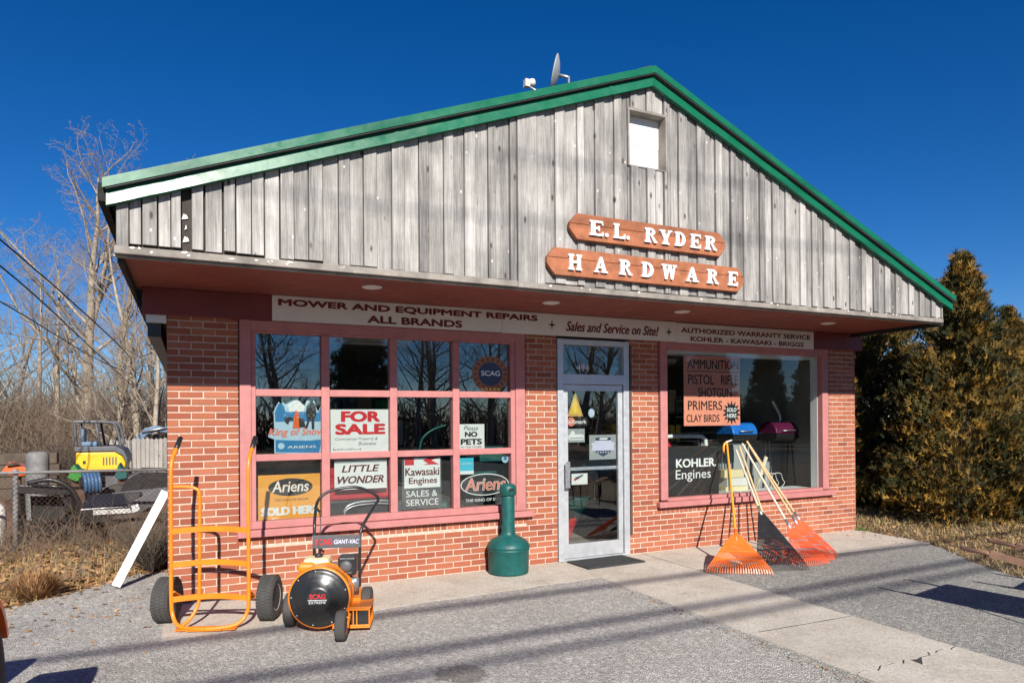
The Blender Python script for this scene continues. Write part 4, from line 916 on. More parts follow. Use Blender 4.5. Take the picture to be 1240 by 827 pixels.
mb = MB(); mb.lathe([(.05, 0), (.048, -.012), (.02, -.02), (0, -.02)], (.19, -.052, .50), (0, 1, 0), 18); mb.box(.145, .235, -.056, -.048, .44, .455); mb.build("filter_knob", M['grey_dark'], af)
mb = MB(); mb.tube(arc_pts([(.20, .05, .40), (.24, .0, .36), (.25, .02, .30), (.23, .1, .26)], 5), .018, 8); mb.lathe([(.035, 0), (.035, .10), (.02, .11)], (.25, .03, .28), (0, 0, 1), 14); mb.build("muffler", M['steel'], en)
# handle
hp = [(-.145, .33, .24), (-.145, .345, .50), (-.145, .355, .75), (-.15, .42, .86), (-.15, .53, .97), (-.08, .585, 1.045), (.05, .63, 1.08), (.19, .645, 1.085), (.30, .62, 1.05), (.39, .585, .99), (.36, .52, .92), (.285, .41, .79), (.255, .36, .70), (.25, .345, .50), (.25, .33, .24)]
mb = MB(); mb.tube(arc_pts(hp, 6), .0135, 10); mb.build("handlebar", M['black_metal'], t)
mb = MB(); mb.box(-.15, -.135, .355, .385, .78, .82); mb.beam((-.165, .46, .93), (-.11, .44, .89), .012, .02); mb.tube(arc_pts([(-.13, .45, .92), (-.09, .36, .80), (-.10, .30, .60), (-.06, .22, .45)], 5), .004, 6); mb.build("throttle_lever", M['black'], t)
mb = MB(); mb.box(-.155, .262, .318, .326, .585, .70); pl = mb.build("name_plate", M['grey_dark'], t, bevel=.002)
letters([("SCAG", -.135, .015, .615, .668, .3165, .035)], M['p_red'], pl); letters([("GIANT-VAC", .03, .245, .622, .660, .3165, .02, .15)], M['p_lilac'], pl)

# ---- smokers' receptacle
t = thing("ash_receptacle", "teal green plastic ash receptacle with a bulbous base and tall neck, left of the door", "ash bin", (3.40, -.22, 0))
mb = MB(); mb.lathe([(.205, 0.0), (.222, .012), (.224, .03), (.229, .25), (.236, .262), (.236, .285)], (3.40, -.22, 0), n=40); mb.build("bin_base", M['bin_green'], t)
mb = MB(); mb.lathe([(.238, .287), (.240, .30), (.225, .335), (.185, .372), (.12, .405), (.082, .425), (.075, .46), (.072, .55), (.074, .84), (.071, .86)], (3.40, -.22, 0), n=40); mb.build("bin_neck", M['bin_green'], t)
mb = MB(); mb.lathe([(.078, .857), (.092, .872), (.095, .92), (.092, .955), (.075, .98), (.04, .992), (0, .995)], (3.40, -.22, 0), n=32); cap = mb.build("bin_cap", M['bin_green'], t)
mb = MB(); mb.box(3.37, 3.43, -.318, -.31, .91, .945); mb.build("ash_slot", M['dark'], cap)

# ---- door mat
m_ = MB(); m_.prism([(4.27, -.50), (5.08, -.46), (5.03, -.04), (4.24, -.06)], lambda u, w, d: (u, w, d), .016, .001)
for i in range(26):
    for j in range(13):
        u = (i+.5)/26; v = (j+.5)/13; x = 4.29+.75*u; y = -.47+.04*u+.40*v
        m_.lathe([(.009, 0), (.006, .005), (0, .006)], (x, y, .016), (0, 0, 1), 5)
tag(m_.build("door_mat", M['mat']), "black studded rubber mat lying at the shop door", "door mat")

# ---- rakes
def rake(T, B, E, jt, width, hmat, head, label, kindh, grp="rakes leaning on the display window"):
    T, B, E = Vector(T), Vector(B), Vector(E).normalized(); ax = (B-T).normalized(); L = (B-T).length; nrm = E.cross(ax).normalized()
    if nrm.z < 0: nrm = -nrm
    t = thing("rake", label, "rake", (B.x, B.y, 0), grp)
    J = T + ax*(L*jt); hd = L*(1-jt)
    mb = MB(); mb.tube([T, T+ax*.01, J-ax*.02, J+ax*.03], [.010, .0135, .0135, .012], 10); h = mb.build("handle", hmat, t)
    if kindh != 'plastic':
        mb = MB(); mb.tube([J-ax*.10, J+ax*.05], [.0155, .018], 10); mb.build("ferrule", M['steel'], t)
    n = {'plastic': 26, 'dark': 28, 'wood': 19}[kindh]; mb = MB()
    P = lambda u, v: J + ax*(hd*v) + E*(u*width*.5*(0.10 + 0.90*v**0.95)) + nrm*(0.035*math.sin(v*1.6) - .02*u*u*v)
    v1 = .34 if kindh == 'plastic' else (.50 if kindh == 'dark' else .26)
    rows = [.0, v1*.33, v1*.66, v1]; cols = [-1, -.66, -.33, 0, .33, .66, 1]; b = len(mb.v)
    for v in rows:
        for u in cols:
            q = P(u*(1.0 if kindh != 'plastic' else (1 if v > .1 else .6)), v); mb.v.append(tuple(q)); mb.v.append(tuple(q+nrm*.006))
    for i in range(len(rows)-1):
        for j in range(len(cols)-1):
            k = b+2*(i*len(cols)+j); a2 = k+2; c2 = k+2*len(cols); d2 = c2+2
            mb.face([k, a2, d2, c2]); mb.face([k+1, c2+1, d2+1, a2+1])
    for j in (0, len(cols)-1):
        for i in range(len(rows)-1):
            k = b+2*(i*len(cols)+j); c2 = k+2*len(cols); mb.face([k, c2, c2+1, k+1])
    mb.build("head_plate", head, t, fix=True)
    mb = MB()
    for k in range(n):
        u = -1+2*k/(n-1)
        pts = [P(u*(.97), v1*.92), P(u, .55 if v1 < .5 else .62), P(u, .80), P(u, .955)]
        tip = P(u, 1.0) + nrm*.0; tip.z = max(.004, P(u, .955).z-.055); pts.append(tip)
        wd = width/n*(.42 if kindh != 'wood' else .34)
        for a, q in zip(pts, pts[1:]):
            mb.beam(a, q, wd, .005, up=nrm)
    mb.build("tines", head, t)
    mb = MB()
    bands = {'plastic': (.52, .74), 'dark': (.70,), 'wood': (.42, .66)}[kindh]
    for v in bands:
        q = [P(-1+2*k/16, v)+nrm*.004 for k in range(17)]
        for a, c in zip(q, q[1:]): mb.beam(a, c, .020 if kindh != 'wood' else .012, .007, up=nrm)
    mb.build("cross_band", head if kindh != 'wood' else M['steel'], t)
    if kindh == 'plastic':
        mb = MB(); mb.tube([J-ax*.06, J+ax*.13], [.017, .020], 10); mb.build("socket", head, t)
    return t
rake((6.70, -.085, 1.36), (5.64, -1.41, .015), (.56, -.38, 0), .74, .70, M['handle_yellow'], M['rake_orange'], "bright orange plastic rake with a yellow handle, leftmost of the leaning rakes", 'plastic')
rk = bpy.data.objects[-1] if False else None
rake((6.86, -.082, 1.27), (6.16, -1.53, .015), (.62, -.22, 0), .57, .60, M['handle_pale'], M['black'], "black plastic rake with a wide diamond-shaped head and pale handle", 'dark')
rake((6.92, -.082, 1.315), (6.46, -1.20, .02), (.6, -.2, 0), .76, .48, M['handle_wood'], M['rake_red'], "wooden-handled rake whose head is tucked behind the black rake", 'wood')
rake((6.97, -.082, 1.355), (6.66, -1.47, .015), (.6, -.1, 0), .72, .50, M['handle_pale'], M['rake_red'], "red-orange rake on a pale wooden handle, right next to the black rake", 'wood')
rake((7.055, -.082, 1.375), (6.92, -1.36, .02), (.6, -.06, 0), .71, .46, M['handle_wood'], M['rake_red'], "middle one of the three red-orange rakes on wooden handles", 'wood')
rake((7.05, -.084, 1.385), (7.13, -1.25, .025), (.6, -.02, 0), .70, .44, M['handle_wood'], M['rake_red'], "red-orange rake with a wooden handle, rightmost of the leaning rakes", 'wood')
# the yellow handle's grip
t = thing("hand_scraper", "yellow and white hooked tool hanging at the top of the yellow rake handle", "tool", (6.66, -.10, 1.25))
mb = MB(); mb.tube(arc_pts([(6.66, -.085, 1.22), (6.64, -.085, 1.29), (6.655, -.085, 1.35), (6.70, -.085, 1.385)], 5), .014, 8); mb.build("tool_grip", M['handle_yellow'], t)
mb = MB(); mb.hexa([(6.68, -.10, 1.37), (6.78, -.10, 1.40), (6.78, -.09, 1.40), (6.68, -.09, 1.37), (6.68, -.10, 1.392), (6.77, -.10, 1.412), (6.77, -.09, 1.412), (6.68, -.09, 1.392)]); mb.build("tool_blade", M['offwhite'], t)

# ---- wheelbarrows at the right edge
def barrow(loc, rz, label):
    t = thing("wheelbarrow", label, "wheelbarrow", loc, "wheelbarrows parked at the lot's edge", local=True); t.rotation_euler.z = rz
    for s in (-1, 1):
        mb = MB(); mb.tube([(s*.285, .0, .57), (s*.285, -.025, .568), (s*.284, -.20, .553), (s*.283, -.23, .551)], [.014, .019, .018, .019], 10); mb.beam((s*.283, -.225, .551), (s*.20, -1.45, .33), .038, .055); mb.build("handle", M['barrow_wood'], t)
        mb = MB(); mb.tube([(s*.25, -.62, .48), (s*.27, -.60, .012), (s*.24, -.95, .012), (s*.23, -1.0, .40)], .012, 8); mb.build("leg", M['black_metal'], t)
    mb = MB(); b = [(-.24, -.72, .46), (.24, -.72, .46), (.2, -1.3, .42), (-.2, -1.3, .42)]; tp = [(-.34, -.52, .68), (.34, -.52, .68), (.3, -1.62, .70), (-.3, -1.62, .70)]
    mb.hexa(b+tp); ty = mb.build("tray", M['mach_blue'], t, bevel=.02)
    mb = MB()
    for a, c in zip(tp, tp[1:]+tp[:1]): mb.tube([a, c], .012, 8)
    mb.build("rolled_rim", M['mach_blue'], ty)
    wheel(t, (0, -1.55, .19), (1, 0, 0), .19, .09, M['offwhite'], tread=False)
    return t
wb = barrow((6.525, -3.375, 0), R(10), "wheelbarrow at the right edge whose wooden handles reach into view")
c = dup(wb); c.location = (7.62, -3.62, 0); c.rotation_euler.z = R(14); c["label"] = "second wheelbarrow farther right, mostly out of view beside the first"

# ---- ride-on mower at the left edge
t = thing("riding_mower", "orange ride-on mower with a black rear tyre, cut off by the left edge", "riding mower", (-1.22, -3.1, 0))
wheel(t, (-.70, -3.10, .40), (1, 0, 0), .40, .30, M['offwhite']); wheel(t, (-1.70, -3.10, .40), (1, 0, 0), .40, .26, M['offwhite'])
wheel(t, (-.85, -4.45, .24), (1, 0, 0), .24, .18, M['offwhite']); wheel(t, (-1.60, -4.45, .24), (1, 0, 0), .24, .18, M['offwhite'])
for cx in (-.715, -1.71):
    mb = MB(); n = 16; prev = None
    for k in range(n+1):
        a = R(20+150*k/n); q = (cx, -3.10+.45*math.cos(a), .42+.45*math.sin(a))
        if prev: mb.beam(prev, q, .32, .03, up=(0, math.cos(a), math.sin(a)))
        prev = q
    mb.build("fender", M['orange2'], t)
mb = MB(); mb.box(-1.50, -.95, -4.75, -3.75, .45, .92); hd = mb.build("hood", M['orange2'], t, bevel=.08)
mb = MB(); mb.box(-1.42, -1.03, -4.78, -4.745, .52, .84); mb.build("grille", M['black'], hd)
mb = MB(); mb.box(-1.5, -.95, -3.74, -2.75, .42, .58); mb.box(-1.4, -1.05, -4.7, -2.8, .25, .42); mb.build("chassis", M['black_metal'], t)
mb = MB(); mb.box(-1.46, -1.0, -3.25, -2.80, .60, .70); mb.box(-1.44, -1.02, -2.86, -2.76, .68, 1.02); mb.build("seat", M['black'], t, bevel=.03)
mb = MB(); mb.lathe([(.165, 0), (.185, .012), (.165, .024)], (-1.22, -3.62, 1.02), (0, .5, .85), 28); mb.tube([(-1.22, -3.75, .85), (-1.22, -3.62, 1.03)], .02, 8); mb.build("steering_wheel", M['black'], t)

t.location.x -= 0.135

# ---- white plank leaning on the side wall
t = thing("white_board", "long white board leaning against the store's left side wall", "board", (-.5, .92, 0))
mb = MB(); up = Vector((-.35, -1.2, .2)); a, b = Vector((-.50, .92, .03)), Vector((-.042, .93, .975)); o = (b-a).cross(Vector((0, 1, 0))).normalized()*.0225
mb.beam(a-o-(b-a)*.0, b-o, .040, .024, up=(0, 1, 0)); mb.beam(a+o, b+o, .040, .024, up=(0, 1, 0)); mb.beam(a, b, .012, .016, up=(0, 1, 0))
mb.build("board_face", M['white'], t, bevel=.003)

# ---- satellite dish
t = thing("satellite_dish", "grey satellite dish seen edge-on above the left roof slope", "satellite dish", (3.98, -.4, 5.05))
c0 = Vector((3.93, -.40, 5.59)); nx = Vector((-.84, .44, .22)).normalized()
mb = MB(); prof = [(r, .055*(1-(r/.21)**2)*-1) for r in (.0, .06, .12, .15, .19, .21)]; prof += [(.214, .004), (.21, .012)] + [(r, .012-.055*(1-(r/.21)**2)) for r in (.18, .13, .07, .0)]
mb.lathe([(max(r, .0005), h) for r, h in prof], c0, nx, 36); mb.build("dish_reflector", M['p_grey'], t)
mb = MB(); mb.tube([c0-nx*.05, c0-nx*.16, (4.11, -.40, 5.45), (4.12, -.40, 5.08)], .02, 10); mb.build("mast", M['steel'], t)
mb = MB(); mb.tube([c0-nx*.08-Vector((0, 0, .20)), (3.75, -.41, 5.33), (3.60, -.41, 5.385)], .011, 8); mb.build("feed_arm", M['steel'], t)
mb = MB(); mb.lathe([(.03, -.05), (.034, -.03), (.034, .02), (.045, .03), (.045, .06), (.02, .065)], (3.60, -.41, 5.42), (.9, .1, .25), 16); mb.box(3.545, 3.60, -.44, -.38, 5.37, 5.45); mb.build("receiver", M['offwhite'], t)
# ================================================================== INSIDE THE SHOP
grpI = "goods inside the shop"
def light_fixture(x, y, label):
    t = thing("ceiling_light", label, "ceiling light", (x, y, 2.6), "shop ceiling lights")
    mb = MB(); mb.box(x-.6, x+.6, y-.09, y+.09, 2.66, 2.72); mb.build("fixture_body", M['white'], t)
    for o in (-.045, .045):
        mb = MB(); mb.tube([(x-.58, y+o, 2.645), (x+.58, y+o, 2.645)], .013, 8); mb.build("tube", M['white'], t)
light_fixture(2.1, 1.2, "unlit white strip light on the ceiling behind the second top pane"); light_fixture(1.3, 2.6, "unlit white strip light farther back behind the leftmost panes"); light_fixture(7.2, 2.4, "unlit white strip light above the display window goods")
t = thing("red_machine", "red machine with a black track behind the LITTLE WONDER sign", "machine", (1.82, .4, 0), grpI)
mb = MB(); mb.box(1.50, 2.18, .16, .62, .86, 1.34); mb.build("machine_body", M['red'], t, bevel=.03)
mb = MB(); mb.box(1.52, 2.16, .18, .6, .0, .86); mb.build("machine_base", M['black'], t, bevel=.02)
mb = MB(); pts = arc_pts([(1.66, .15, .735), (1.70, .15, .80), (1.82, .15, .835), (2.05, .15, .84), (2.16, .15, .825)], 6); mb.tube(pts, .014, 8); mb.tube([p-Vector((0, 0, .03)) for p in pts], .010, 8); mb.build("drive_chain", M['steel'], t)
t = thing("push_mower", "green bent mower handle standing behind the twelve-pane window", "mower", (2.8, .6, 0), grpI)
mb = MB(); mb.tube(arc_pts([(2.52, .55, .75), (2.60, .5, 1.35), (2.66, .48, 1.52), (2.84, .48, 1.62), (3.0, .5, 1.60), (3.04, .6, 1.2), (3.04, .6, .75)], 6), .013, 8); mb.build("handlebar", M['bin_green'], t)
mb = MB(); mb.box(2.5, 3.1, .4, .95, .25, .75); mb.build("mower_deck", M['bin_green'], t, bevel=.05)
t = thing("green_crate", "green box on a stand behind the bottom right pane", "box", (3.4, .5, 0), grpI)
mb = MB(); mb.box(3.18, 3.62, .35, .65, 1.05, 1.38); mb.build("crate_body", M['bin_green'], t, bevel=.01); mb = MB(); mb.box(3.2, 3.6, .36, .64, 0, 1.05); mb.build("crate_stand", M['backing'], t)
def shelf(x0, x1, y0, y1, label, cols, seed):
    t = thing("shelf_unit", label, "shelf", ((x0+x1)/2, (y0+y1)/2, 0), grpI); q = random.Random(seed)
    mb = MB()
    for x in (x0, x1-.03):
        for y in (y0, y1-.03): mb.box(x, x+.03, y, y+.03, 0, 2.1)
    mb.build("shelf_posts", M['black_metal'], t)
    for z in (.45, .9, 1.35, 1.8):
        mb = MB(); mb.box(x0+.031, x1-.031, y0+.002, y1-.002, z-.02, z); mb.build("shelf_board", M['grey_dark'], t)
        x = x0+.04
        while x < x1-.25:
            w = q.uniform(.14, .3); h = q.uniform(.16, .36)
            b = MB(); b.box(x, x+w, y0+.03, y1-.05, z, z+h); o = b.build("carton", M[q.choice(cols)], bevel=.004)
            tag(o, "boxed goods stacked on the dim shop shelves", "box", "cartons on the shop shelves"); x += w+q.uniform(.01, .08)
shelf(.9, 3.4, 2.2, 2.6, "dark shelf unit of boxed goods behind the twelve-pane window", ['cardboard', 'red', 'grey_dark', 'offwhite', 'black', 'tractor_green'], 3)
shelf(5.7, 7.3, 1.5, 1.9, "dark shelf unit of boxed goods behind the board with white lettering", ['cardboard', 'p_cyan', 'white', 'offwhite', 'p_yellow', 'red', 'cream'], 5)
shelf(7.6, 9.0, 3.2, 3.6, "dark shelf unit of boxed goods deep behind the display window", ['cardboard', 'grey_dark', 'black', 'offwhite'], 8)
def grill(x, mat, pipe, label):
    t = thing("barrel_grill", label, "grill", (x, .75, 0), grpI)
    mb = MB(); n = 18
    prof = [(math.cos(R(180*k/n)), math.sin(R(180*k/n))) for k in range(n+1)]
    mb.prism([(.75+.19*c, 1.45+.19*s) for c, s in prof], lambda u, w, d: (d, u, w), x-.24, x+.24); lid = mb.build("grill_lid", mat, t, bevel=.015)
    mb = MB(); mb.prism([(.75+.185*c, 1.446-.15*s) for c, s in prof], lambda u, w, d: (d, u, w), x-.235, x+.235); mb.build("grill_bowl", M['black_metal'], t)
    for sx in (-.24, .24):
        mb = MB(); mb.tube([(x+sx, .72, 1.33), (x+sx, .6, 0)], .014, 8); mb.build("leg", M['black_metal'], t)
        mb = MB(); mb.tube([(x+sx, .78, 1.33), (x+sx, .9, 0)], .014, 8); mb.build("leg", M['black_metal'], t)
    mb = MB(); mb.tube([(x-.13, .565, 1.50), (x-.13, .53, 1.50), (x+.13, .53, 1.50), (x+.13, .565, 1.50)], .009, 8); mb.build("lid_handle", M['steel'], lid)
    if pipe:
        mb = MB(); mb.tube(arc_pts([(x+.06, .78, 1.60), (x+.06, .78, 1.72), (x+.02, .78, 1.80), (x-.10, .78, 1.97)], 6), [.03]*13+[.012]*6 if False else .026, 10); mb.build("flue", M['steel'], lid)
grill(7.66, M['blue'], False, "blue barrel grill on display, beside the faded red sheet"); grill(8.52, M['purple'], True, "purple barrel grill with a silver flue on display")
t = thing("display_partition", "blue-grey low partition at the back of the display window", "partition", (8.2, 1.25, 0), grpI)
mb = MB(); mb.box(7.3, 9.05, 1.2, 1.25, 0, 1.30); mb.build("partition_board", M['p_grey'], t); mb = MB(); mb.box(7.28, 9.05, 1.185, 1.265, 1.301, 1.33); mb.build("partition_cap", M['offwhite'], t)
t = thing("display_ledge", "dark ledge along the inside of the display window", "shelf", (7.2, .3, 0), grpI)
mb = MB(); mb.box(5.78, 8.55, .37, .95, .0, .60); mb.build("ledge_body", M['backing'], t)
t = thing("white_tube_frame", "white bent tube frame behind the board with white lettering", "frame", (6.1, .3, .6), grpI)
mb = MB(); mb.tube(arc_pts([(5.86, .42, .60), (5.86, .42, 1.35), (5.90, .42, 1.42), (6.10, .42, 1.45), (6.62, .42, 1.45), (6.74, .42, 1.42), (6.78, .42, 1.3), (6.78, .42, .6)], 5), .028, 8); mb.build("tube_frame", M['white'], t)
t = thing("gas_can", "small red can standing by the white tube frame", "can", (6.1, .55, .6), grpI)
mb = MB(); mb.box(5.98, 6.26, .5, .66, .6, 1.40); mb.build("can_body", M['red'], t, bevel=.05); mb = MB(); mb.tube([(6.02, .58, 1.40), (6.0, .56, 1.47), (5.95, .55, 1.5)], .018, 8); mb.build("can_spout", M['black'], t)
for k, (x, z, w, mt) in enumerate(((7.12, .60, .30, 'cream'), (7.15, .72, .26, 'offwhite'), (7.10, .84, .24, 'cream'))):
    mb = MB(); mb.box(x, x+w+.12, .40, .60, z, z+.115); tag(mb.build("carton", M[mt], bevel=.004), ["cream carton at the bottom of a stack behind the rakes", "off-white carton in the middle of a stack behind the rakes", "cream carton on top of a stack behind the rakes"][k], "box")
t = thing("display_stand", "dark stand at the left edge of the display window", "stand", (5.95, .55, .6), grpI)
mb = MB(); mb.box(5.79, 6.12, .55, .85, .6, 1.44); mb.build("stand_body", M['backing'], t)
for z, h, mt, lb in ((1.44, .19, 'p_cyan', "teal carton on the dark stand left of the faded red sheet"), (1.632, .22, 'white', "white carton in the middle of the stack left of the faded red sheet"), (1.854, .14, 'cardboard', "brown carton on top of the stack left of the faded red sheet")):
    mb = MB(); mb.box(5.80, 6.11, .56, .84, z, z+h); tag(mb.build("carton", M[mt], bevel=.004), lb, "box")
t = thing("wire_rack", "tall black wire rack behind the stacked cartons in the display window", "rack", (7.2, 1.05, .0), grpI)
for k in range(9):
    mb = MB(); mb.tube([(6.75, 1.05, 1.0+.12*k), (7.7, 1.05, 1.0+.12*k)], .006, 5); mb.build("rack_bar", M['steel'], t)
for x in (6.75, 7.22, 7.7):
    mb = MB(); mb.tube([(x, 1.05, 0), (x, 1.05, 2.0)], .010, 6); mb.build("rack_post", M['black_metal'], t)
t = thing("cable_coil", "pale wire coils lying low in the right of the display window", "coil", (8.1, .5, .6), grpI)
for dx in (0, .12, .24):
    mb = MB(); mb.tube([(7.98+dx+.13*math.cos(2*math.pi*k/24), .5+.02*math.sin(k), .735+.13*math.sin(2*math.pi*k/24)) for k in range(25)], .006, 6, False); mb.build("wire_loop", M['offwhite'], t)
t = thing("paddle", "pale wooden paddle-shaped tool standing on the ledge at the right of the display", "tool", (7.8, .5, .6), grpI)
mb = MB(); mb.tube([(7.72, .45, .60), (7.84, .45, .86)], .012, 8); mb.build("handle", M['handle_wood'], t); mb = MB(); mb.beam((7.84, .45, .86), (7.95, .45, 1.12), .012, .06); mb.build("blade", M['handle_pale'], t)
t = thing("red_spreader", "red and green spreader on the floor behind the shop door", "spreader", (4.9, .9, 0), grpI)
mb = MB(); mb.lathe([(.06, .30), (.24, .62), (.25, .64), (.22, .64)], (4.95, 1.0, 0), n=20); mb.build("hopper", M['bin_green'], t); mb = MB(); mb.beam((4.7, .8, .05), (5.0, 1.0, .45), .08, .05); mb.build("spreader_arm", M['red'], t)
t = thing("counter", "brown wooden counter standing deep behind the shop door", "counter", (4.4, 3.5, 0), grpI)
mb = MB(); mb.box(3.7, 4.68, 3.2, 3.8, 0, 1.0); mb.build("counter_body", M['barrow_wood'], t); mb = MB(); mb.box(3.66, 4.69, 3.15, 3.85, 1.001, 1.04); mb.build("counter_top", M['cream'], t)

# ================================================================== TREES AND PLANTS
def bare_tree(seed, H, r0, first=.22, spread=.55, n1=16, n2=6, n3=5, n4=3, lean=0.0, fork=None):
    q = random.Random(seed); tr = MB(); cr = MB()
    def path(p, d, L, segs, wob_, up):
        pts = [p]; d = d.normalized()
        for k in range(segs):
            d = (d + Vector((q.gauss(0, wob_), q.gauss(0, wob_), q.gauss(0, wob_)+up))).normalized(); p = p + d*(L/segs); pts.append(p)
        return pts
    def at(pts, t):
        f = t*(len(pts)-1); i = min(int(f), len(pts)-2); return pts[i].lerp(pts[i+1], f-i), (pts[i+1]-pts[i]).normalized()
    def kids(pts, L, r, lev):
        cnt = (n1, n2, n3, n4)[lev]; lo = first if lev == 0 else .18
        for k in range(cnt):
            t = lo + (1-lo)*((k+q.random())/cnt); p, d = at(pts, min(t, .99))
            side = d.orthogonal().normalized(); side = Matrix.Rotation(q.uniform(0, 2*math.pi), 3, d) @ side
            nd = (d*(1-spread) + side*(spread*q.uniform(.8, 1.3)) + Vector((0, 0, .12 if lev < 2 else 0))).normalized()
            nl = L*q.uniform(.32, .52)*(1.15-.6*t if lev == 0 else 1.0-.35*t); nr = max(.0052, r*(1-.75*t)*(.42 if lev == 0 else .5))
            segs = (6, 4, 3, 2)[lev]; pp = path(p, nd, nl, segs, (.16, .2, .25, .28)[lev], (.09, .05, .02, .0)[lev])
            n = (6, 4, 3, 3)[lev]; rs = [max(.0036, nr*(1-.75*i/segs)) for i in range(segs+1)]
            (tr if lev == 0 and nr > .05 else cr).tube(pp, rs, n, False, q.random())
            if lev < 3: kids(pp, nl, nr, lev+1)
    heads = [(Vector((0, 0, -.3)), Vector((lean, 0, 1)), H, r0)]
    for p, d, L, r in heads:
        pts = path(p, d, L, 14, .045, .03)
        tr.tube(pts, [r*(1.25 if i == 0 else 1)*(1-.90*i/14)+.012 for i in range(15)], 9, False)
        if fork:
            fp, fd = at(pts, fork); pp = path(fp, (fd+Vector((q.uniform(-.35, .35), q.uniform(-.2, .2), .1))).normalized(), L*(1-fork)*.95, 8, .07, .04)
            tr.tube(pp, [r*(1-fork)*.9*(1-.88*i/8)+.01 for i in range(9)], 7, False); kids(pp, L*.75, r*.6, 0)
        kids(pts, L, r, 0)
    return tr, cr
def tree_thing(name, label, cat, loc, group, built, mats, rz=0.0, sc=1.0, parts=("trunk", "crown")):
    t = thing(name, label, cat, loc, group, local=True); t.rotation_euler.z = rz; t.scale = (sc, sc, sc)
    for mb, m, pn in zip(built, mats, parts): mb.build(pn, m, t, fix=False)
    return t
BT = (M['bark'], M['twig'])
gT = "bare trees behind the yard"
def G_(x, y): return (x, y, gz(x, y))
protoA = tree_thing("bare_tree", "tallest bare pale-barked tree, rising left of the gable with two leaders", "tree", G_(-4.0, 26), gT, bare_tree(11, 12.6, .27, .22, .52, 17, 6, 5, 3, -.035, .5), BT, 2.9)
protoB = tree_thing("bare_tree", "slender bare tree close to the store's left eave", "tree", G_(-2.1, 24), gT, bare_tree(12, 11.0, .15, .2, .5, 17, 6, 5, 4, .03), BT)
protoC = tree_thing("bare_tree", "low spreading bare tree at the left edge", "tree", G_(-7.6, 24), gT, bare_tree(13, 8.5, .20, .16, .66, 18, 7, 5, 4, .02, .3), BT)
protoD = tree_thing("bare_tree", "leaning bare tree with thin twigs behind the excavator", "tree", G_(-4.9, 27), gT, bare_tree(14, 9.0, .13, .2, .6, 17, 7, 5, 4, 0.0), BT)
more = [(protoB, -1.35, 22, 1.1, .88, "bare tree half hidden by the store's left corner"), (protoD, -.9, 19, 2.0, .82, "bare twiggy tree nearest the store's left corner, beyond the stockade fence"),         (protoC, -9.6, 30, 1.2, 1.15, "far bare spreading tree at the left edge of the view"), (protoD, -6.6, 33, .6, 1.1, "bare tree far back in the left woods, mid height"), (protoA, -1.8, 36, 2.2, .82, "tall bare tree far behind the store's left eave"),
        (protoB, -8.2, 36, 5.0, .95, "slim bare tree deep in the left woods"),         (protoC, -2.4, 20.5, 4.4, .62, "small bare bushy tree right behind the excavator"), (protoD, -8.8, 22, 3.1, .75, "small bare tree at the left frame edge, beyond the timber wall")]
for pr, x, y, rz, sc, lb in more:
    c = dup(pr); c.location = G_(x, y); c.rotation_euler.z = rz; c.scale = (sc,)*3; c["label"] = lb
# a broken, ivy-wrapped trunk
t = thing("broken_trunk", "straight pale broken trunk standing close to the store's left corner", "tree", G_(-1.35, 20.5), gT)
mb = MB(); mb.tube([(-1.45, 20.5, -.7), (-1.52, 20.5, 1.5), (-1.66, 20.5, 3.4), (-1.72, 20.5, 4.55)], [.15, .13, .12, .10], 10); mb.build("trunk", M['bark'], t, fix=True)
mb = MB(); mb.tube([(-.35, 17.4, -.7), (-.32, 17.4, 1.6), (-.40, 17.4, 3.3), (-.5, 17.5, 4.4), (-.42, 17.6, 5.5)], [.19, .15, .13, .10, .05], 10); 
t2 = thing("dark_trunk", "dark thick trunk with peeling bark tight against the store's left wall line", "tree", G_(-.35, 17.4), gT); mb.build("trunk", M['dark_bark'], t2)

# brush: the tangle under the trees reads as one mass
def brush(name, n, x0, x1, y0, y1, h0, h1, r, mat, seed, lean=.5, dens=None):
    q = random.Random(seed); mb = MB()
    for k in range(n):
        x, y = q.uniform(x0, x1), q.uniform(y0, y1); z = gz(x, y); h = q.uniform(h0, h1); p = Vector((x, y, z-.02)); a = q.uniform(0, 6.28)
        d = Vector((math.cos(a)*lean*q.random(), math.sin(a)*lean*q.random(), 1)).normalized(); pts = [p]
        for i in range(4):
            d = (d + Vector((q.gauss(0, .22), q.gauss(0, .22), q.gauss(-.05, .16)))).normalized(); pts.append(pts[-1]+d*(h/4))
        rr = r*q.uniform(.6, 1.4); mb.tube(pts, [rr, rr*.8, rr*.6, rr*.4, rr*.2], 3, False, q.random())
        for j in range(2):
            b0 = pts[q.randint(1, 3)]; dd = Vector((q.gauss(0, .6), q.gauss(0, .6), q.uniform(.1, .9))).normalized()
            mb.tube([b0, b0+dd*h*.18, b0+dd*h*.34+Vector((0, 0, q.gauss(0, .06)*h))], [rr*.6, rr*.4, rr*.2], 3, False, q.random())
    return kind(mb.build(name, mat, fix=False), "stuff")
brush("thicket", 3800, -13, 1.5, 19.5, 34, 1.3, 5.2, .013, M['brush'], 21)
brush("underbrush", 3400, -13, -.2, 17.6, 22, .7, 2.0, .014, M['dark_bark'], 22, 1.2)
brush("far_thicket", 3600, -30, 8, 34, 50, 2.5, 5.5, .028, M['brush'], 23)
brush("weeds", 650, -4.2, -.15, 3.0, 4.7, .2, .8, .0045, M['brush'], 24, 1.0)
brush("weeds", 500, -3.6, -.2, 1.5, 3.2, .1, .35, .003, M['twig'], 25, 1.3)

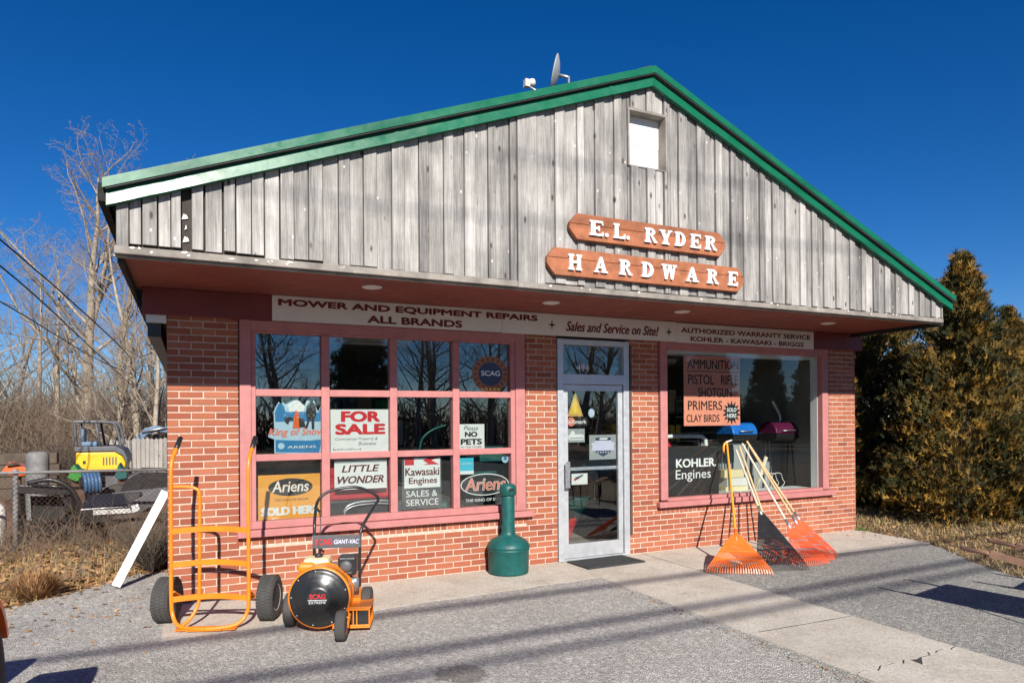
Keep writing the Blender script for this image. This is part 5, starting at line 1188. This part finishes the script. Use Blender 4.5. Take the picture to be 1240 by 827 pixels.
# conifers
def conifer(seed, H, Rb, ntips, nsp, size, lo=.02, power=.75):
    q = random.Random(seed); tr = MB(); cr = MB()
    tr.tube([(0, 0, -.2), (0, 0, H*.5), (.02, 0, H*.97)], [.13*H/5, .08*H/5, .012], 8, False)
    for k in range(ntips):
        f = lo + (1-lo)*(q.random()**1.35); a = q.uniform(0, 6.283)
        env = Rb*((1-f)**power)*(.80+.16*math.sin(3*a+seed+5*f)+.10*math.sin(7*a+9*f)+q.uniform(-.16, .16)) + .04
        base = Vector((0, 0, max(.1, f*H - env*.35))); tip = Vector((math.cos(a)*env, math.sin(a)*env, f*H + env*.10 + q.uniform(-.1, .1)))
        if f > .93: tip = Vector((math.cos(a)*env*.5, math.sin(a)*env*.5, f*H))
        ax = (tip-base); L = ax.length; ax = ax.normalized() if L > 1e-4 else Vector((0, 0, 1))
        if k % 3 == 0: tr.tube([base, base.lerp(tip, .5)+Vector((0, 0, -.03)), tip], [.014, .009, .003], 4, False)
        tone = q.gauss(.5, .24)
        for j in range(nsp):
            u = q.uniform(.45, 1.04); spr = .20*L*(1.1-u)+.05
            p = base + ax*(L*u) + Vector((q.gauss(0, spr), q.gauss(0, spr), q.gauss(0, spr*.8)))
            d = (ax*.7 + Vector((0, 0, .75)) + Vector((q.gauss(0, .38), q.gauss(0, .38), q.gauss(0, .3)))).normalized()
            sd = d.cross(Vector((q.gauss(0, 1), q.gauss(0, 1), q.gauss(0, 1)))).normalized(); tn = min(1, max(0, tone+q.gauss(0, .13)))
            s = size*q.uniform(.6, 1.25)
            for m in range(4):
                an = R(-50+33*m+q.uniform(-10, 10)); dd = d*math.cos(an)+sd*math.sin(an); w = dd.cross(d.cross(sd))*(s*.10)
                o = p + d*(s*.12*m); ln = s*(1.0-.13*abs(m-1.5)); cr.tri(o-w, o+w, o+dd*ln, tn)
    return tr, cr
gC = "golden brown cedars beside the store"
cd = conifer(3, 4.5, 1.95, 620, 40, .115, .02, 1.0)
cA = tree_thing("cedar_tree", "tallest golden brown cedar with a pointed top, right of the store", "tree", (12.35, .25, -.03), gC, cd, (M['dark_bark'], M['cedar']))
cB = tree_thing("cedar_tree", "golden cedar half hidden behind the store's right corner", "tree", (11.75, 3.2, -.03), gC, conifer(5, 4.9, 1.9, 600, 40, .115, .02, .9), (M['dark_bark'], M['cedar']))
for x, y, rz, sc, lb, pr in ((14.4, -1.0, 2.1, .72, "golden brown cedar at the right edge, in front of the tallest one's flank", cA), (15.6, 1.3, 1.0, .80, "cedar filling the gap behind the two foremost ones at the right edge", cB), (13.35, 2.6, 3.6, 1.1, "dark-sided cedar between the tallest one and the one behind the store's corner", cA), (12.3, 6.4, 4.4, 1.05, "cedar deep behind the store's right corner, under the eave", cB), (17.5, 3.6, 2.6, .88, "cedar farthest right and back, seen above the others' shoulder", cA)):
    c = dup(pr); c.location = (x, y, gz(x, y)); c.rotation_euler.z = rz; c.scale = (sc,)*3; c["label"] = lb
t = thing("utility_box", "small white utility box glimpsed under the cedars by the store's right corner", "utility box", (11.35, 1.9, 0))
mb = MB(); mb.box(11.2, 11.5, 1.8, 2.05, -.03, .72); bx = mb.build("box_body", M['white'], t, bevel=.02); mb = MB(); mb.box(11.19, 11.51, 1.79, 2.06, .721, .76); mb.build("box_lid", M['offwhite'], t, bevel=.01)

# across the road: what the glass reflects
gR = "trees across the road"
fir = conifer(9, 8.5, 2.6, 620, 14, .34, .04, .7)
fA = tree_thing("fir_tree", "dark evergreen across the road, reflected in the second top pane", "tree", (8.7, -30, -.03), gR, fir, (M['dark_bark'], M['fir']))
for x, y, rz, sc, lb in ((29.5, -29.5, 2, .92, "dark evergreen across the road, reflected at the left of the display window"), (34, -31, 1, 1.0, "dark evergreen across the road, reflected in the middle of the display window"), (38.5, -30, 3, .85, "dark evergreen across the road, reflected right of centre in the display window"), (43, -30, 4, .9, "dark evergreen farthest along the road, reflected at the display window's right edge")):
    c = dup(fA); c.location = (x, y, -.03); c.rotation_euler.z = rz; c.scale = (sc,)*3; c["label"] = lb
for pr, x, y, rz, sc, lb in ((protoC, 4.6, -30, .5, 1.0, "bare spreading tree across the road, reflected in the leftmost top pane"), (protoD, 11.6, -29, 1.5, 1.05, "bare leaning tree across the road, reflected in the third top pane"), (protoC, 13.2, -31, 2.5, 1.1, "bare spreading tree across the road, behind the leaning one in the third pane's reflection"), (protoC, 16.3, -30, 3.2, 1.0, "bare spreading tree across the road, reflected in the rightmost top pane"),
                             (protoA, 22.0, -29, 4.2, .85, "tall bare tree across the road, reflected in the transom's left half"), (protoC, 23.8, -30, 5.2, 1.15, "bare spreading tree across the road, reflected in the transom's right half"), (protoC, -.5, -31, 1.2, 1.0, "bare spreading tree across the road, leftmost reflected tree"), (protoD, 20, -32, 2.2, 1.1, "bare leaning tree across the road, left of the tall reflected one")):
    c = dup(pr); c.location = (x, y, -.03); c.rotation_euler.z = rz; c.scale = (sc,)*3; c["label"] = lb; c["group"] = gR
brush_r = brush("roadside_thicket", 1800, -16, 54, -38, -33, 2.0, 3.6, .07, M['dark_bark'], 31)

# ================================================================== OVERHEAD WIRES
gW = "overhead utility wires"
def wire(pts, r, label):
    mb = MB(); mb.tube(arc_pts(pts, 8), r, 6); tag(mb.build("utility_wire", M['black']), label, "wire", gW)
wire([(-4.1, 6, 5.75), (-3.12, 9, 5.24), (-1.72, 18, 3.98), (-1.70, 20.4, 3.6)], .018, "topmost overhead wire sloping past the left trees")
wire([(-4.1, 6, 5.2), (-3.12, 9, 4.73), (-2.41, 18, 3.8), (-1.6, 20.4, 2.9)], .018, "middle overhead wire sloping past the left trees")
wire([(-4.1, 6, 4.5), (-3.12, 9, 4.04), (-2.6, 18, 3.75), (-1.55, 20.4, 3.3)], .014, "lowest overhead wire sloping past the left trees")
wire([(-40, -14.3, 12.2), (-6, -14.3, 11.55), (6, -14.3, 11.75), (40, -14.3, 12.9)], .011, "upper pole-top wire whose soft shadow slants across the gable boards")
wire([(-40, -14.6, 13.4), (-6, -14.6, 12.35), (6, -14.6, 12.55), (40, -14.6, 13.6)], .011, "topmost pole-top wire whose soft shadow crosses near the gable vent")
wire([(-40, -14.1, 8.3), (-10, -14.12, 8.05), (6, -14.08, 8.0), (40, -14.0, 8.3)], .036, "roadside wire whose shadow crosses the lot nearest the store")
wire([(-40, -15.1, 8.3), (-10, -15.1, 8.05), (6, -15.0, 8.0), (40, -13.6, 8.3)], .036, "roadside wire whose shadow crosses the middle of the lot")
wire([(-40, -15.9, 8.3), (-10, -15.75, 8.05), (6, -15.35, 8.0), (40, -14.2, 8.3)], .032, "roadside wire whose shadow crosses the lot farthest from the store")
# ================================================================== THE YARD ON THE LEFT
t = thing("chain_link_fence", "rusty chain-link fence with a pipe top rail, enclosing the cluttered yard", "fence", (-1.9, 3.8, 0))
mb = MB(); mb.tube([(-8.2, 3.78, 1.05), (-4.3, 3.79, 1.03), (-1.9, 3.8, 1.045), (-.03, 3.8, 1.02)], .021, 8); mb.build("top_rail", M['old_steel'], t)
for x in (-1.9, -4.4, -6.9):
    mb = MB(); mb.tube([(x, 3.84, -.2), (x, 3.84, 1.06)], .032, 10); po = mb.build("post", M['old_steel'], t)
    mb = MB(); mb.lathe([(.036, 0), (.038, .02), (.02, .045), (0, .05)], (x, 3.84, 1.05), n=12); mb.build("post_cap", M['old_steel'], po)
mb = MB(); sp = .062; H = .98
for k in range(-17, 135):
    for sgn in (-1, 1):
        xa = -8.2 + k*sp; pts = [(xa, 0.04), (xa+H, 1.02)] if sgn > 0 else [(xa, 1.02), (xa+H, 0.04)]
        def cl(pa, pb):
            (u0, z0), (u1, z1) = pa, pb
            if u1 < -8.2 or u0 > -.04: return None
            if u0 < -8.2: z0 += (z1-z0)*(-8.2-u0)/(u1-u0); u0 = -8.2
            if u1 > -.04: z1 = z0+(z1-z0)*(-.04-u0)/(u1-u0); u1 = -.04
            return (u0, z0), (u1, z1)
        c = cl(*pts)
        if c and c[1][0]-c[0][0] > .01: mb.tube([(c[0][0], 3.80+.003*sgn, c[0][1]), (c[1][0], 3.80+.003*sgn, c[1][1])], .0022, 3, False)
mb.build("wire_mesh", M['rust'], t, fix=False)

t = thing("excavator", "yellow mini excavator with a grey open cab parked in the yard", "excavator", (-1.93, 14, -.6))
mb = MB(); mb.prism([(-2.46, .42), (-1.36, .40), (-1.34, .62), (-1.42, .80), (-1.58, .92), (-2.46, .93)], lambda u, w, d: (u, d, w), 13.4, 14.9); bd = mb.build("body", M['yellow'], t, bevel=.05)
mb = MB()
for k in range(5): mb.box(-1.86+.07*k, -1.83+.07*k, 13.385, 13.40, .58, .78)
mb.build("vent_slots", M['mach_grey'], bd)
mb = MB(); mb.box(-2.30, -2.24, 13.385, 13.40, .62, .70); mb.build("latch", M['black'], bd)
mb = MB(); mb.prism([(-2.48, .94), (-1.60, .93), (-1.42, .82), (-1.33, .64), (-1.30, .60), (-1.30, .75), (-1.38, .95), (-1.56, 1.06), (-2.48, 1.06)], lambda u, w, d: (u, d, w), 13.36, 14.94); mb.build("counterweight", M['mach_grey'], t, bevel=.03)
mb = MB(); mb.box(-2.52, -1.98, 13.45, 14.7, 1.66, 1.74); mb.build("roof", M['mach_grey'], t, bevel=.03)
cf = MB()
for y in (13.5, 14.6):
    cf.tube(arc_pts([(-2.46, y, 1.05), (-2.48, y, 1.5), (-2.49, y, 1.68)], 4), .035, 8)
    cf.tube(arc_pts([(-2.0, y, 1.70), (-1.70, y, 1.68), (-1.58, y, 1.60), (-1.50, y, 1.30), (-1.46, y, 1.05)], 5), .035, 8); cf.tube([(-2.02, y, 1.68), (-1.93, y, 1.06)], .03, 8)
cf.build("cab_frame", M['mach_grey'], t)
mb = MB(); mb.box(-2.38, -2.02, 13.7, 14.2, 1.06, 1.18); mb.box(-2.38, -2.30, 13.7, 14.2, 1.18, 1.52); mb.build("seat", M['mach_blue'], t, bevel=.03)
mb = MB(); mb.tube([(-1.78, 13.8, 1.05), (-1.74, 13.8, 1.28)], .02, 6); mb.tube([(-1.66, 14.2, 1.05), (-1.62, 14.2, 1.26)], .02, 6); mb.build("levers", M['black'], t)
for y in (13.35, 14.65):
    mb = MB(); mb.prism([(-2.75+.22*math.cos(a), -.36+.22*math.sin(a)) for a in [R(90+18*k) for k in range(11)]] + [(-1.15+.22*math.cos(a), -.36+.22*math.sin(a)) for a in [R(-90+18*k) for k in range(11)]], lambda u, w, d: (u, d, w), y, y+.3); mb.build("track", M['black'], t, bevel=.02)
mb = MB(); mb.box(-2.3, -1.5, 13.66, 14.64, -.45, .41); mb.build("undercarriage", M['mach_grey'], t)

t = thing("stockade_fence", "grey wooden stockade fence standing behind the excavator", "fence", (0, 17, -.6))
mb = MB(); q = random.Random(4); x = -2.05
while x < 3.2:
    h = 1.12+q.uniform(-.03, .03); tn = min(1, max(0, q.gauss(.5, .2))); mb.prism([(x, -.7), (x+.11, -.7), (x+.11, h), (x+.055, h+.05), (x, h)], lambda u, w, d: (u, d, w), 17+q.uniform(-.01, .01), 17.03, tn); x += .122
mb.build("pickets", M['fence_wood'], t)
for z in (-.2, .8):
    mb = MB(); mb.beam((-2.05, 17.07, z), (3.2, 17.07, z), .06, .09); mb.build("fence_rail", M['fence_wood'], t)
t = thing("digger_attachment", "blue-grey digger boom resting above the wooden fence", "boom", (-.8, 18.4, -.6))
mb = MB(); mb.prism([(-1.5, 1.0), (-1.38, 1.22), (-1.18, 1.46), (-.85, 1.56), (-.45, 1.47), (.1, 1.30), (.1, 1.12), (-.4, 1.30), (-.8, 1.36), (-1.1, 1.26), (-1.26, 1.02)], lambda u, w, d: (u, d, w), 18.3, 18.55); mb.build("boom", M['mach_blue'], t, bevel=.02)
mb = MB(); mb.tube([(-1.25, 18.26, 1.35), (-.3, 18.26, 1.52)], .04, 8); mb.tube([(-.3, 18.26, 1.52), (.3, 18.26, 1.4)], .025, 8); mb.build("ram", M['steel'], t)
mb = MB(); mb.box(-.4, .4, 18.2, 18.9, -.6, 1.12); mb.build("boom_base", M['mach_grey'], t)

t = thing("timber_wall", "low wall of dark weathered timbers at the back of the yard", "timber wall", (-4.6, 12, -.6))
for k in range(6):
    mb = MB(); mb.box(-7.5, -2.58-.05*(k % 2), 11.85, 12.15, -.62+.27*k, -.36+.27*k); mb.build("timber", M['dark_bark'], t, bevel=.02)
t = thing("plow_blade", "orange plow blade lying tilted by the timber wall", "plow", (-2.85, 9, -.6))
mb = MB(); mb.prism([(-3.1, .72), (-2.95, .95), (-2.78, .88), (-2.62, .80), (-2.60, .70), (-2.8, .66)], lambda u, w, d: (u, d, w), 8.8, 9.2); mb.build("blade", M['orange2'], t, bevel=.02)
mb = MB(); mb.beam((-2.9, 9, -.6), (-2.85, 9, .75), .12, .12); mb.beam((-2.98, 8.75, .9), (-2.42, 8.75, .98), .05, .05); mb.build("plow_frame", M['rust'], t)
t = thing("grey_drum", "weathered grey upright drum behind the chain-link fence", "drum", (-2.02, 6, -.3))
mb = MB(); mb.lathe([(.145, 0), (.15, .5), (.155, 1.0), (.16, 1.40), (.155, 1.49), (.12, 1.53), (0, 1.54)], (-2.02, 6, -.3), n=20); mb.build("drum_body", M['mach_grey'] if False else M['drum_grey'], t)
t = thing("loader_attachment", "black steel loader frame with angled arms behind the fence post", "loader frame", (-1.75, 5, -.2))
mb = MB(); mb.beam((-2.08, 4.9, .74), (-1.42, 4.9, .68), .1, .12); mb.beam((-2.08, 4.95, .72), (-2.05, 5, -.1), .12, .1); mb.beam((-1.45, 4.95, .68), (-1.42, 5.0, -.1), .12, .1); mb.build("loader_beam", M['black_metal'], t, bevel=.008)
mb = MB(); mb.prism([(-1.98, .60), (-1.50, .56), (-1.50, .02), (-1.95, .02)], lambda u, w, d: (u, d, w), 5.2, 5.26); mb.build("loader_plate", M['dark'], t)
mb = MB(); mb.tube(arc_pts([(-1.95, 4.85, .82), (-1.65, 4.82, .86), (-1.40, 4.82, .70), (-1.28, 4.84, .40)], 6), .035, 8); mb.tube([(-1.9, 4.82, .80), (-1.3, 4.82, .72)], .02, 8); mb.build("loader_arm", M['black_metal'], t)
t = thing("mower_deck", "long black mower deck with a pale stripe lying in the yard", "mower deck", (-.93, 5, -.2))
mb = MB(); mb.hexa([(-1.30, 4.75, .18), (-.55, 4.75, .20), (-.5, 5.3, .30), (-1.25, 5.3, .30), (-1.30, 4.75, .42), (-.56, 4.75, .44), (-.5, 5.3, .60), (-1.25, 5.3, .58)]); dk = mb.build("deck_body", M['black_metal'], t, bevel=.02)
mb = MB(); mb.box(-1.12, -.60, 4.738, 4.747, .32, .39); mb.build("pale_stripe", M['offwhite'], dk)
mb = MB(); mb.beam((-1.2, 5.0, -.2), (-1.2, 5.0, .2), .08, .08); mb.beam((-.65, 5.0, -.2), (-.65, 5.0, .2), .08, .08); mb.build("deck_stand", M['rust'], t)
t = thing("tilted_panel", "dark tilted panel with a small white square emblem near the white board", "panel", (-.4, 4.9, 0))
mb = MB(); mb.beam((-.62, 4.7, .36), (-.22, 4.75, .60), .03, .20, up=(-.4, 0, 1)); pn = mb.build("panel_body", M['mach_grey'], t, bevel=.005); mb = MB(); mb.hexa([(-.60, 4.672, .33), (-.50, 4.672, .36), (-.50, 4.68, .36), (-.60, 4.68, .33), (-.62, 4.672, .43), (-.53, 4.672, .46), (-.53, 4.68, .46), (-.62, 4.68, .43)]); mb.build("emblem", M['white'], pn)
mb = MB(); mb.beam((-.4, 4.9, -.2), (-.4, 4.8, .42), .07, .07); mb.build("panel_prop", M['rust'], t)
t = thing("loader_bucket", "big black loader bucket lying on its back against the store side", "bucket", (-.42, 5.6, -.2))
mb = MB(); mb.prism([(-.86, .50), (-.72, .82), (-.55, .93), (-.30, .92), (0.06, .88), (.06, .50)], lambda u, w, d: (u, d, w), 5.3, 6.0); mb.build("bucket_shell", M['black_metal'], t, bevel=.03); mb = MB(); mb.beam((-.92, 5.28, .54), (.05, 5.28, .60), .03, .10); mb.build("cutting_edge", M['mach_grey'], t)
mb = MB(); mb.box(-.7, .0, 5.4, 5.9, -.25, .5); mb.build("bucket_base", M['rust'], t)
t = thing("blue_hose_reel", "blue hose reel sitting in the middle of the yard clutter", "hose reel", (-1.28, 6, -.3))
mb = MB()
for k in range(5): mb.lathe([(.16, -.025), (.185, -.015), (.185, .015), (.16, .025)], (-1.38+.05*k, 6, .70), (1, .25, .1), 22)
mb.build("hose_coil", M['hose'], t); mb = MB(); mb.beam((-1.28, 6.05, -.3), (-1.28, 6.02, .60), .1, .1); mb.tube([(-1.45, 6, .70), (-1.1, 6.08, .71)], .10, 12); mb.build("reel_stand", M['black_metal'], t)
for x0, w, lb in ((-2.0, .32, "light green tractor bonnet left of the blue hose reel"), (-1.2, .24, "light green tractor fender right of the blue hose reel")):
    t = thing("tractor_part", lb, "tractor part", (x0+w/2, 9, -.6))
    mb = MB(); mb.prism([(x0, .60), (x0+.06, .80), (x0+w*.35, .86), (x0+w*.55, .76), (x0+w, .70), (x0+w*.9, .55), (x0+w*.4, .52)], lambda u, w_, d: (u, d, w_), 8.8, 9.3); mb.build("green_shell", M['bin_green'] if x0 > -1.5 else M['tractor_green'], t, bevel=.015)
    mb = MB(); mb.box(x0+.05, x0+w-.04, 8.9, 9.2, -.6, .55); mb.build("rusty_chassis", M['rust'], t)
t = thing("white_jug", "white plastic jug at the left frame edge behind the fence", "jug", (-2.32, 5, -.1))
mb = MB(); mb.lathe([(.10, 0), (.11, .02), (.11, .5), (.08, .58), (.03, .63), (.03, .68), (0, .68)], (-2.34, 5, -.08), n=18); mb.build("jug_body", M['offwhite'], t)
q = random.Random(77)
for k in range(16):
    a = q.uniform(-4.0, -.3); y = q.uniform(4.3, 7.6); L = q.uniform(.5, 1.3); an = q.uniform(-.5, .5)
    mb = MB(); z = gz(a, y)+.05+q.uniform(0, .35); p = Vector((a, y, z)); d = Vector((math.cos(an), math.sin(an)*.6, q.uniform(-.15, .3)))*L
    mb.beam(p, p+d, q.uniform(.03, .09), q.uniform(.03, .08)); tag(mb.build("scrap_bar", M[q.choice(['rust', 'black_metal', 'mach_grey', 'barrow_wood', 'dark_bark'])]), "scrap bar lying in the yard clutter behind the chain-link fence", "scrap", "scrap bars in the yard")

# ---- leaf litter, dry grass, loose stones
def near_edge_y(x): return .35 + max(0, (x+1.6))*.85 if x < 0 else 0
def litter(name, n, fn, size, mat, seed, curl=.5):
    q = random.Random(seed); mb = MB()
    for k in range(n):
        x, y = fn(q); z = max(gz(x, y), -.03)+.006+q.uniform(0, .03) if y < 4.2 else gz(x, y)+.02
        s = size*q.uniform(.5, 1.3); a = q.uniform(0, 6.28); u = Vector((math.cos(a), math.sin(a), q.uniform(-curl, curl)))*s; v = Vector((-math.sin(a), math.cos(a), q.uniform(-curl, curl)))*s*.62
        p = Vector((x, y, z)); m = p+Vector((0, 0, s*.25*q.random())); tn = q.random()
        mb.tri(p-u, m+v, m-v, tn); mb.tri(p+u, m-v, m+v, tn)
    return kind(mb.build(name, mat, fix=False), "stuff")
def lf(q):
    while True:
        x = q.uniform(-6, -.05) if q.random() < .35 else q.uniform(-3.0, -.05); y = q.uniform(.2, 4.4)
        e = near_edge_y(x); 
        if y > e + q.gauss(0, .12): return x, y
litter("leaf_litter", 9000, lf, .045, M['leaf'], 41)
litter("leaf_litter", 260, lambda q: (q.uniform(-2.2, .0), q.gauss(.1, .6)), .03, M['leaf'], 42)
litter("leaf_litter", 2200, lambda q: (q.uniform(8.7, 14), q.uniform(-3.5, 1.0)), .03, M['leaf'], 43)
def blades(name, n, fn, h0, h1, mat, seed, lean=.7, w=.004):
    q = random.Random(seed); mb = MB()
    for k in range(n):
        x, y = fn(q); h = q.uniform(h0, h1); a = q.uniform(0, 6.28); z = gz(x, y); d = Vector((math.cos(a)*lean*q.random()*h, math.sin(a)*lean*q.random()*h, h)); s = Vector((-math.sin(a), math.cos(a), 0))*w
        p = Vector((x, y, z)); mb.tri(p-s, p+s, p+d, q.random())
    return kind(mb.build(name, mat, fix=False), "stuff")
def gr(q):
    while True:
        x, y = q.uniform(8.2, 17), q.uniform(-5, 3.5)
        if y > -1.0 and x < 9.4: continue
        if x > 9.05 + max(0, min(.9, (-1.45-y)*.0)) - max(0, (-1.45-y))*.62 and not (y < -1.0 and x < 9.2 and y > -1.45): return x, y
blades("dry_grass", 26000, gr, .03, .10, M['straw'], 51, 1.6, .005)
blades("dry_grass", 5000, lf, .04, .16, M['straw'], 52, 1.5, .004)
blades("dry_grass", 2500, lambda q: (q.uniform(-9, 0), q.uniform(4, 17)), .08, .25, M['leaf'], 53, 1.0, .008)
def mossf(q):
    y = -3.9+q.gauss(0, .55); return 4.18 - abs(q.gauss(0, .06)), y
litter("leaf_litter", 500, lambda q: (4.16-abs(q.gauss(0, .10)), q.uniform(-5, -1.2)), .012, M['leaf'], 44)
blades("moss", 3500, mossf, .012, .04, M['moss'], 54, .8, .004)
blades("moss", 160, lambda q: (9.3+q.gauss(.02, .06), -.05+q.gauss(0, .06)), .03, .10, M['moss'], 55, .6, .006)
t = thing("dry_bush", "small rounded dry brown bush at the gravel edge", "bush", (-1.18, .92, -.03)); q = random.Random(61); mb = MB()
for k in range(900):
    a = q.uniform(0, 6.28); e = q.random()**.6; r = .30*e; p0 = Vector((-1.18+.05*math.cos(a), .92+.05*math.sin(a), -.03)); tip = Vector((-1.18+r*1.15*math.cos(a), .92+r*math.sin(a), .02+.27*math.sqrt(max(0, 1-e*e))*q.uniform(.75, 1.05)))
    m = p0.lerp(tip, .6)+Vector((q.gauss(0, .02), q.gauss(0, .02), .02)); w = Vector((-math.sin(a), math.cos(a), 0))*.004; mb.quad(p0-w, p0+w, m+w, m-w, q.random()); mb.tri(m-w, m+w, tip, q.random())
mb.build("twigs", M['leaf'], t, fix=False)
def stones(name, n, fn, r0, r1, seed, zb):
    q = random.Random(seed); mb = MB(); oc = [(1, 0, 0), (0, 1, 0), (-1, 0, 0), (0, -1, 0), (0, 0, 1)]
    for k in range(n):
        x, y = fn(q); r = r0+(r1-r0)*q.random()**2.2; a = q.uniform(0, 6.28); sx, sy, sz = r*q.uniform(.7, 1.3), r*q.uniform(.6, 1.1), r*q.uniform(.4, .8); b = len(mb.v); tn = q.random()
        for (u, v, w) in oc:
            u += q.uniform(-.25, .25); v += q.uniform(-.25, .25); mb.v.append((x+(u*math.cos(a)-v*math.sin(a))*sx, y+(u*math.sin(a)+v*math.cos(a))*sy, zb-.001+w*sz))
        for f in ((0, 1, 4), (1, 2, 4), (2, 3, 4), (3, 0, 4)): mb.face([b+i for i in f], False, tn)
    return kind(mb.build(name, M['stone'], fix=False), "stuff")
def gv(q):
    while True:
        x, y = q.uniform(-3.2, 4.15), q.uniform(-5.2, 1.6)
        if y > -1.08 and x > -.05: continue
        if y < -4.2 and x < -1: continue
        if x < 0 and y > near_edge_y(x): continue
        return x, y
stones("loose_gravel", 26000, gv, .003, .009, 71, -.0045)
stones("loose_gravel", 5000, lambda q: (q.uniform(5.4, 9.0), q.uniform(-5.5, -1.1)), .003, .009, 72, -.006)
stones("loose_gravel", 500, lambda q: (q.uniform(0, 4.1), -1.0+.0*q.random()+q.gauss(0, .14)), .003, .008, 73, 0.0)

# ---- more of the yard's pile: tyres, tarps, a dark shrub by the wall
def old_tyre(x, y, z, r, tilt, rz, label):
    t = thing("old_tyre", label, "tyre", (x, y, z), "old tyres in the yard", local=True); t.rotation_euler = (tilt, 0, rz)
    wheel(t, (0, 0, 0), (0, 0, 1), r, r*.55, M['rust'])
for a in ((-2.75, 5.3, .05, .33, .25, 0, "old tyre lying at the bottom left of the yard clutter"), (-2.7, 5.35, .27, .31, .1, 1, "old tyre stacked on another at the left of the yard"), (-.95, 6.6, .25, .36, 1.3, .4, "old tyre standing on edge behind the mower deck"), (-3.3, 6.2, .1, .38, 1.2, -.3, "old tyre on edge at the far left of the yard")): old_tyre(*a)
def heap(x, y, rx, ry, h, seed, mat, label):
    q = random.Random(seed); mb = MB(); n, m = 26, 9; z0 = gz(x, y)-.05
    hs_ = [[q.uniform(.75, 1.2) for _ in range(n)] for _ in range(m)]
    for j in range(m):
        f = j/(m-1)
        for i in range(n):
            a = 2*math.pi*i/n; k = hs_[j][i]; rr = math.cos(f*math.pi/2)**.7*(.85+.2*k)
            mb.v.append((x+rx*rr*math.cos(a), y+ry*rr*math.sin(a), z0+h*math.sin(f*math.pi/2)*(.7+.3*k)))
    for j in range(m-1):
        for i in range(n): b = j*n+i; c = j*n+(i+1) % n; mb.face([b, c, c+n, b+n], False)
    mb.face([(m-1)*n+i for i in range(n)])
    tag(mb.build("tarp_heap", mat), label, "heap", "heaps in the yard")
heap(-1.6, 5.9, .55, .4, .62, 1, M['dark'], "crumpled black tarp heap behind the loader attachment"); heap(-.5, 4.9, .42, .35, .42, 2, M['dark_bark'], "brown heap of debris below the black bucket"); heap(-2.9, 7.0, .8, .5, .8, 3, M['rust'], "rusty brown scrap heap at the left of the yard"); heap(-1.0, 8.2, .8, .5, .75, 4, M['dark'], "dark scrap heap in front of the excavator"); heap(-2.3, 10, 1.1, .5, .8, 5, M['dark_bark'], "long brown brush heap in front of the timber wall")
t = thing("wall_shrub", "dark leafless shrub crowding the store's left side wall", "bush", (-.2, 1.9, -.03)); q = random.Random(66); mb = MB()
for k in range(420):
    a = q.uniform(0, 6.28); p = Vector((-.2+.06*math.cos(a), 1.9+.2*math.sin(a), -.03)); d = Vector((math.cos(a)*.35, math.sin(a)*.6, q.uniform(.6, 1.4))).normalized(); L = q.uniform(.3, .75); pts = [p]
    for i in range(3):
        d = (d+Vector((q.gauss(0, .25), q.gauss(0, .25), q.gauss(0, .15)))).normalized(); w = pts[-1]+d*(L/3); w.x = min(w.x, -.02); pts.append(w)
    mb.tube(pts, [.005, .004, .003, .0015], 3, False, q.random())
mb.build("twigs", M['dark_bark'], t, fix=False)
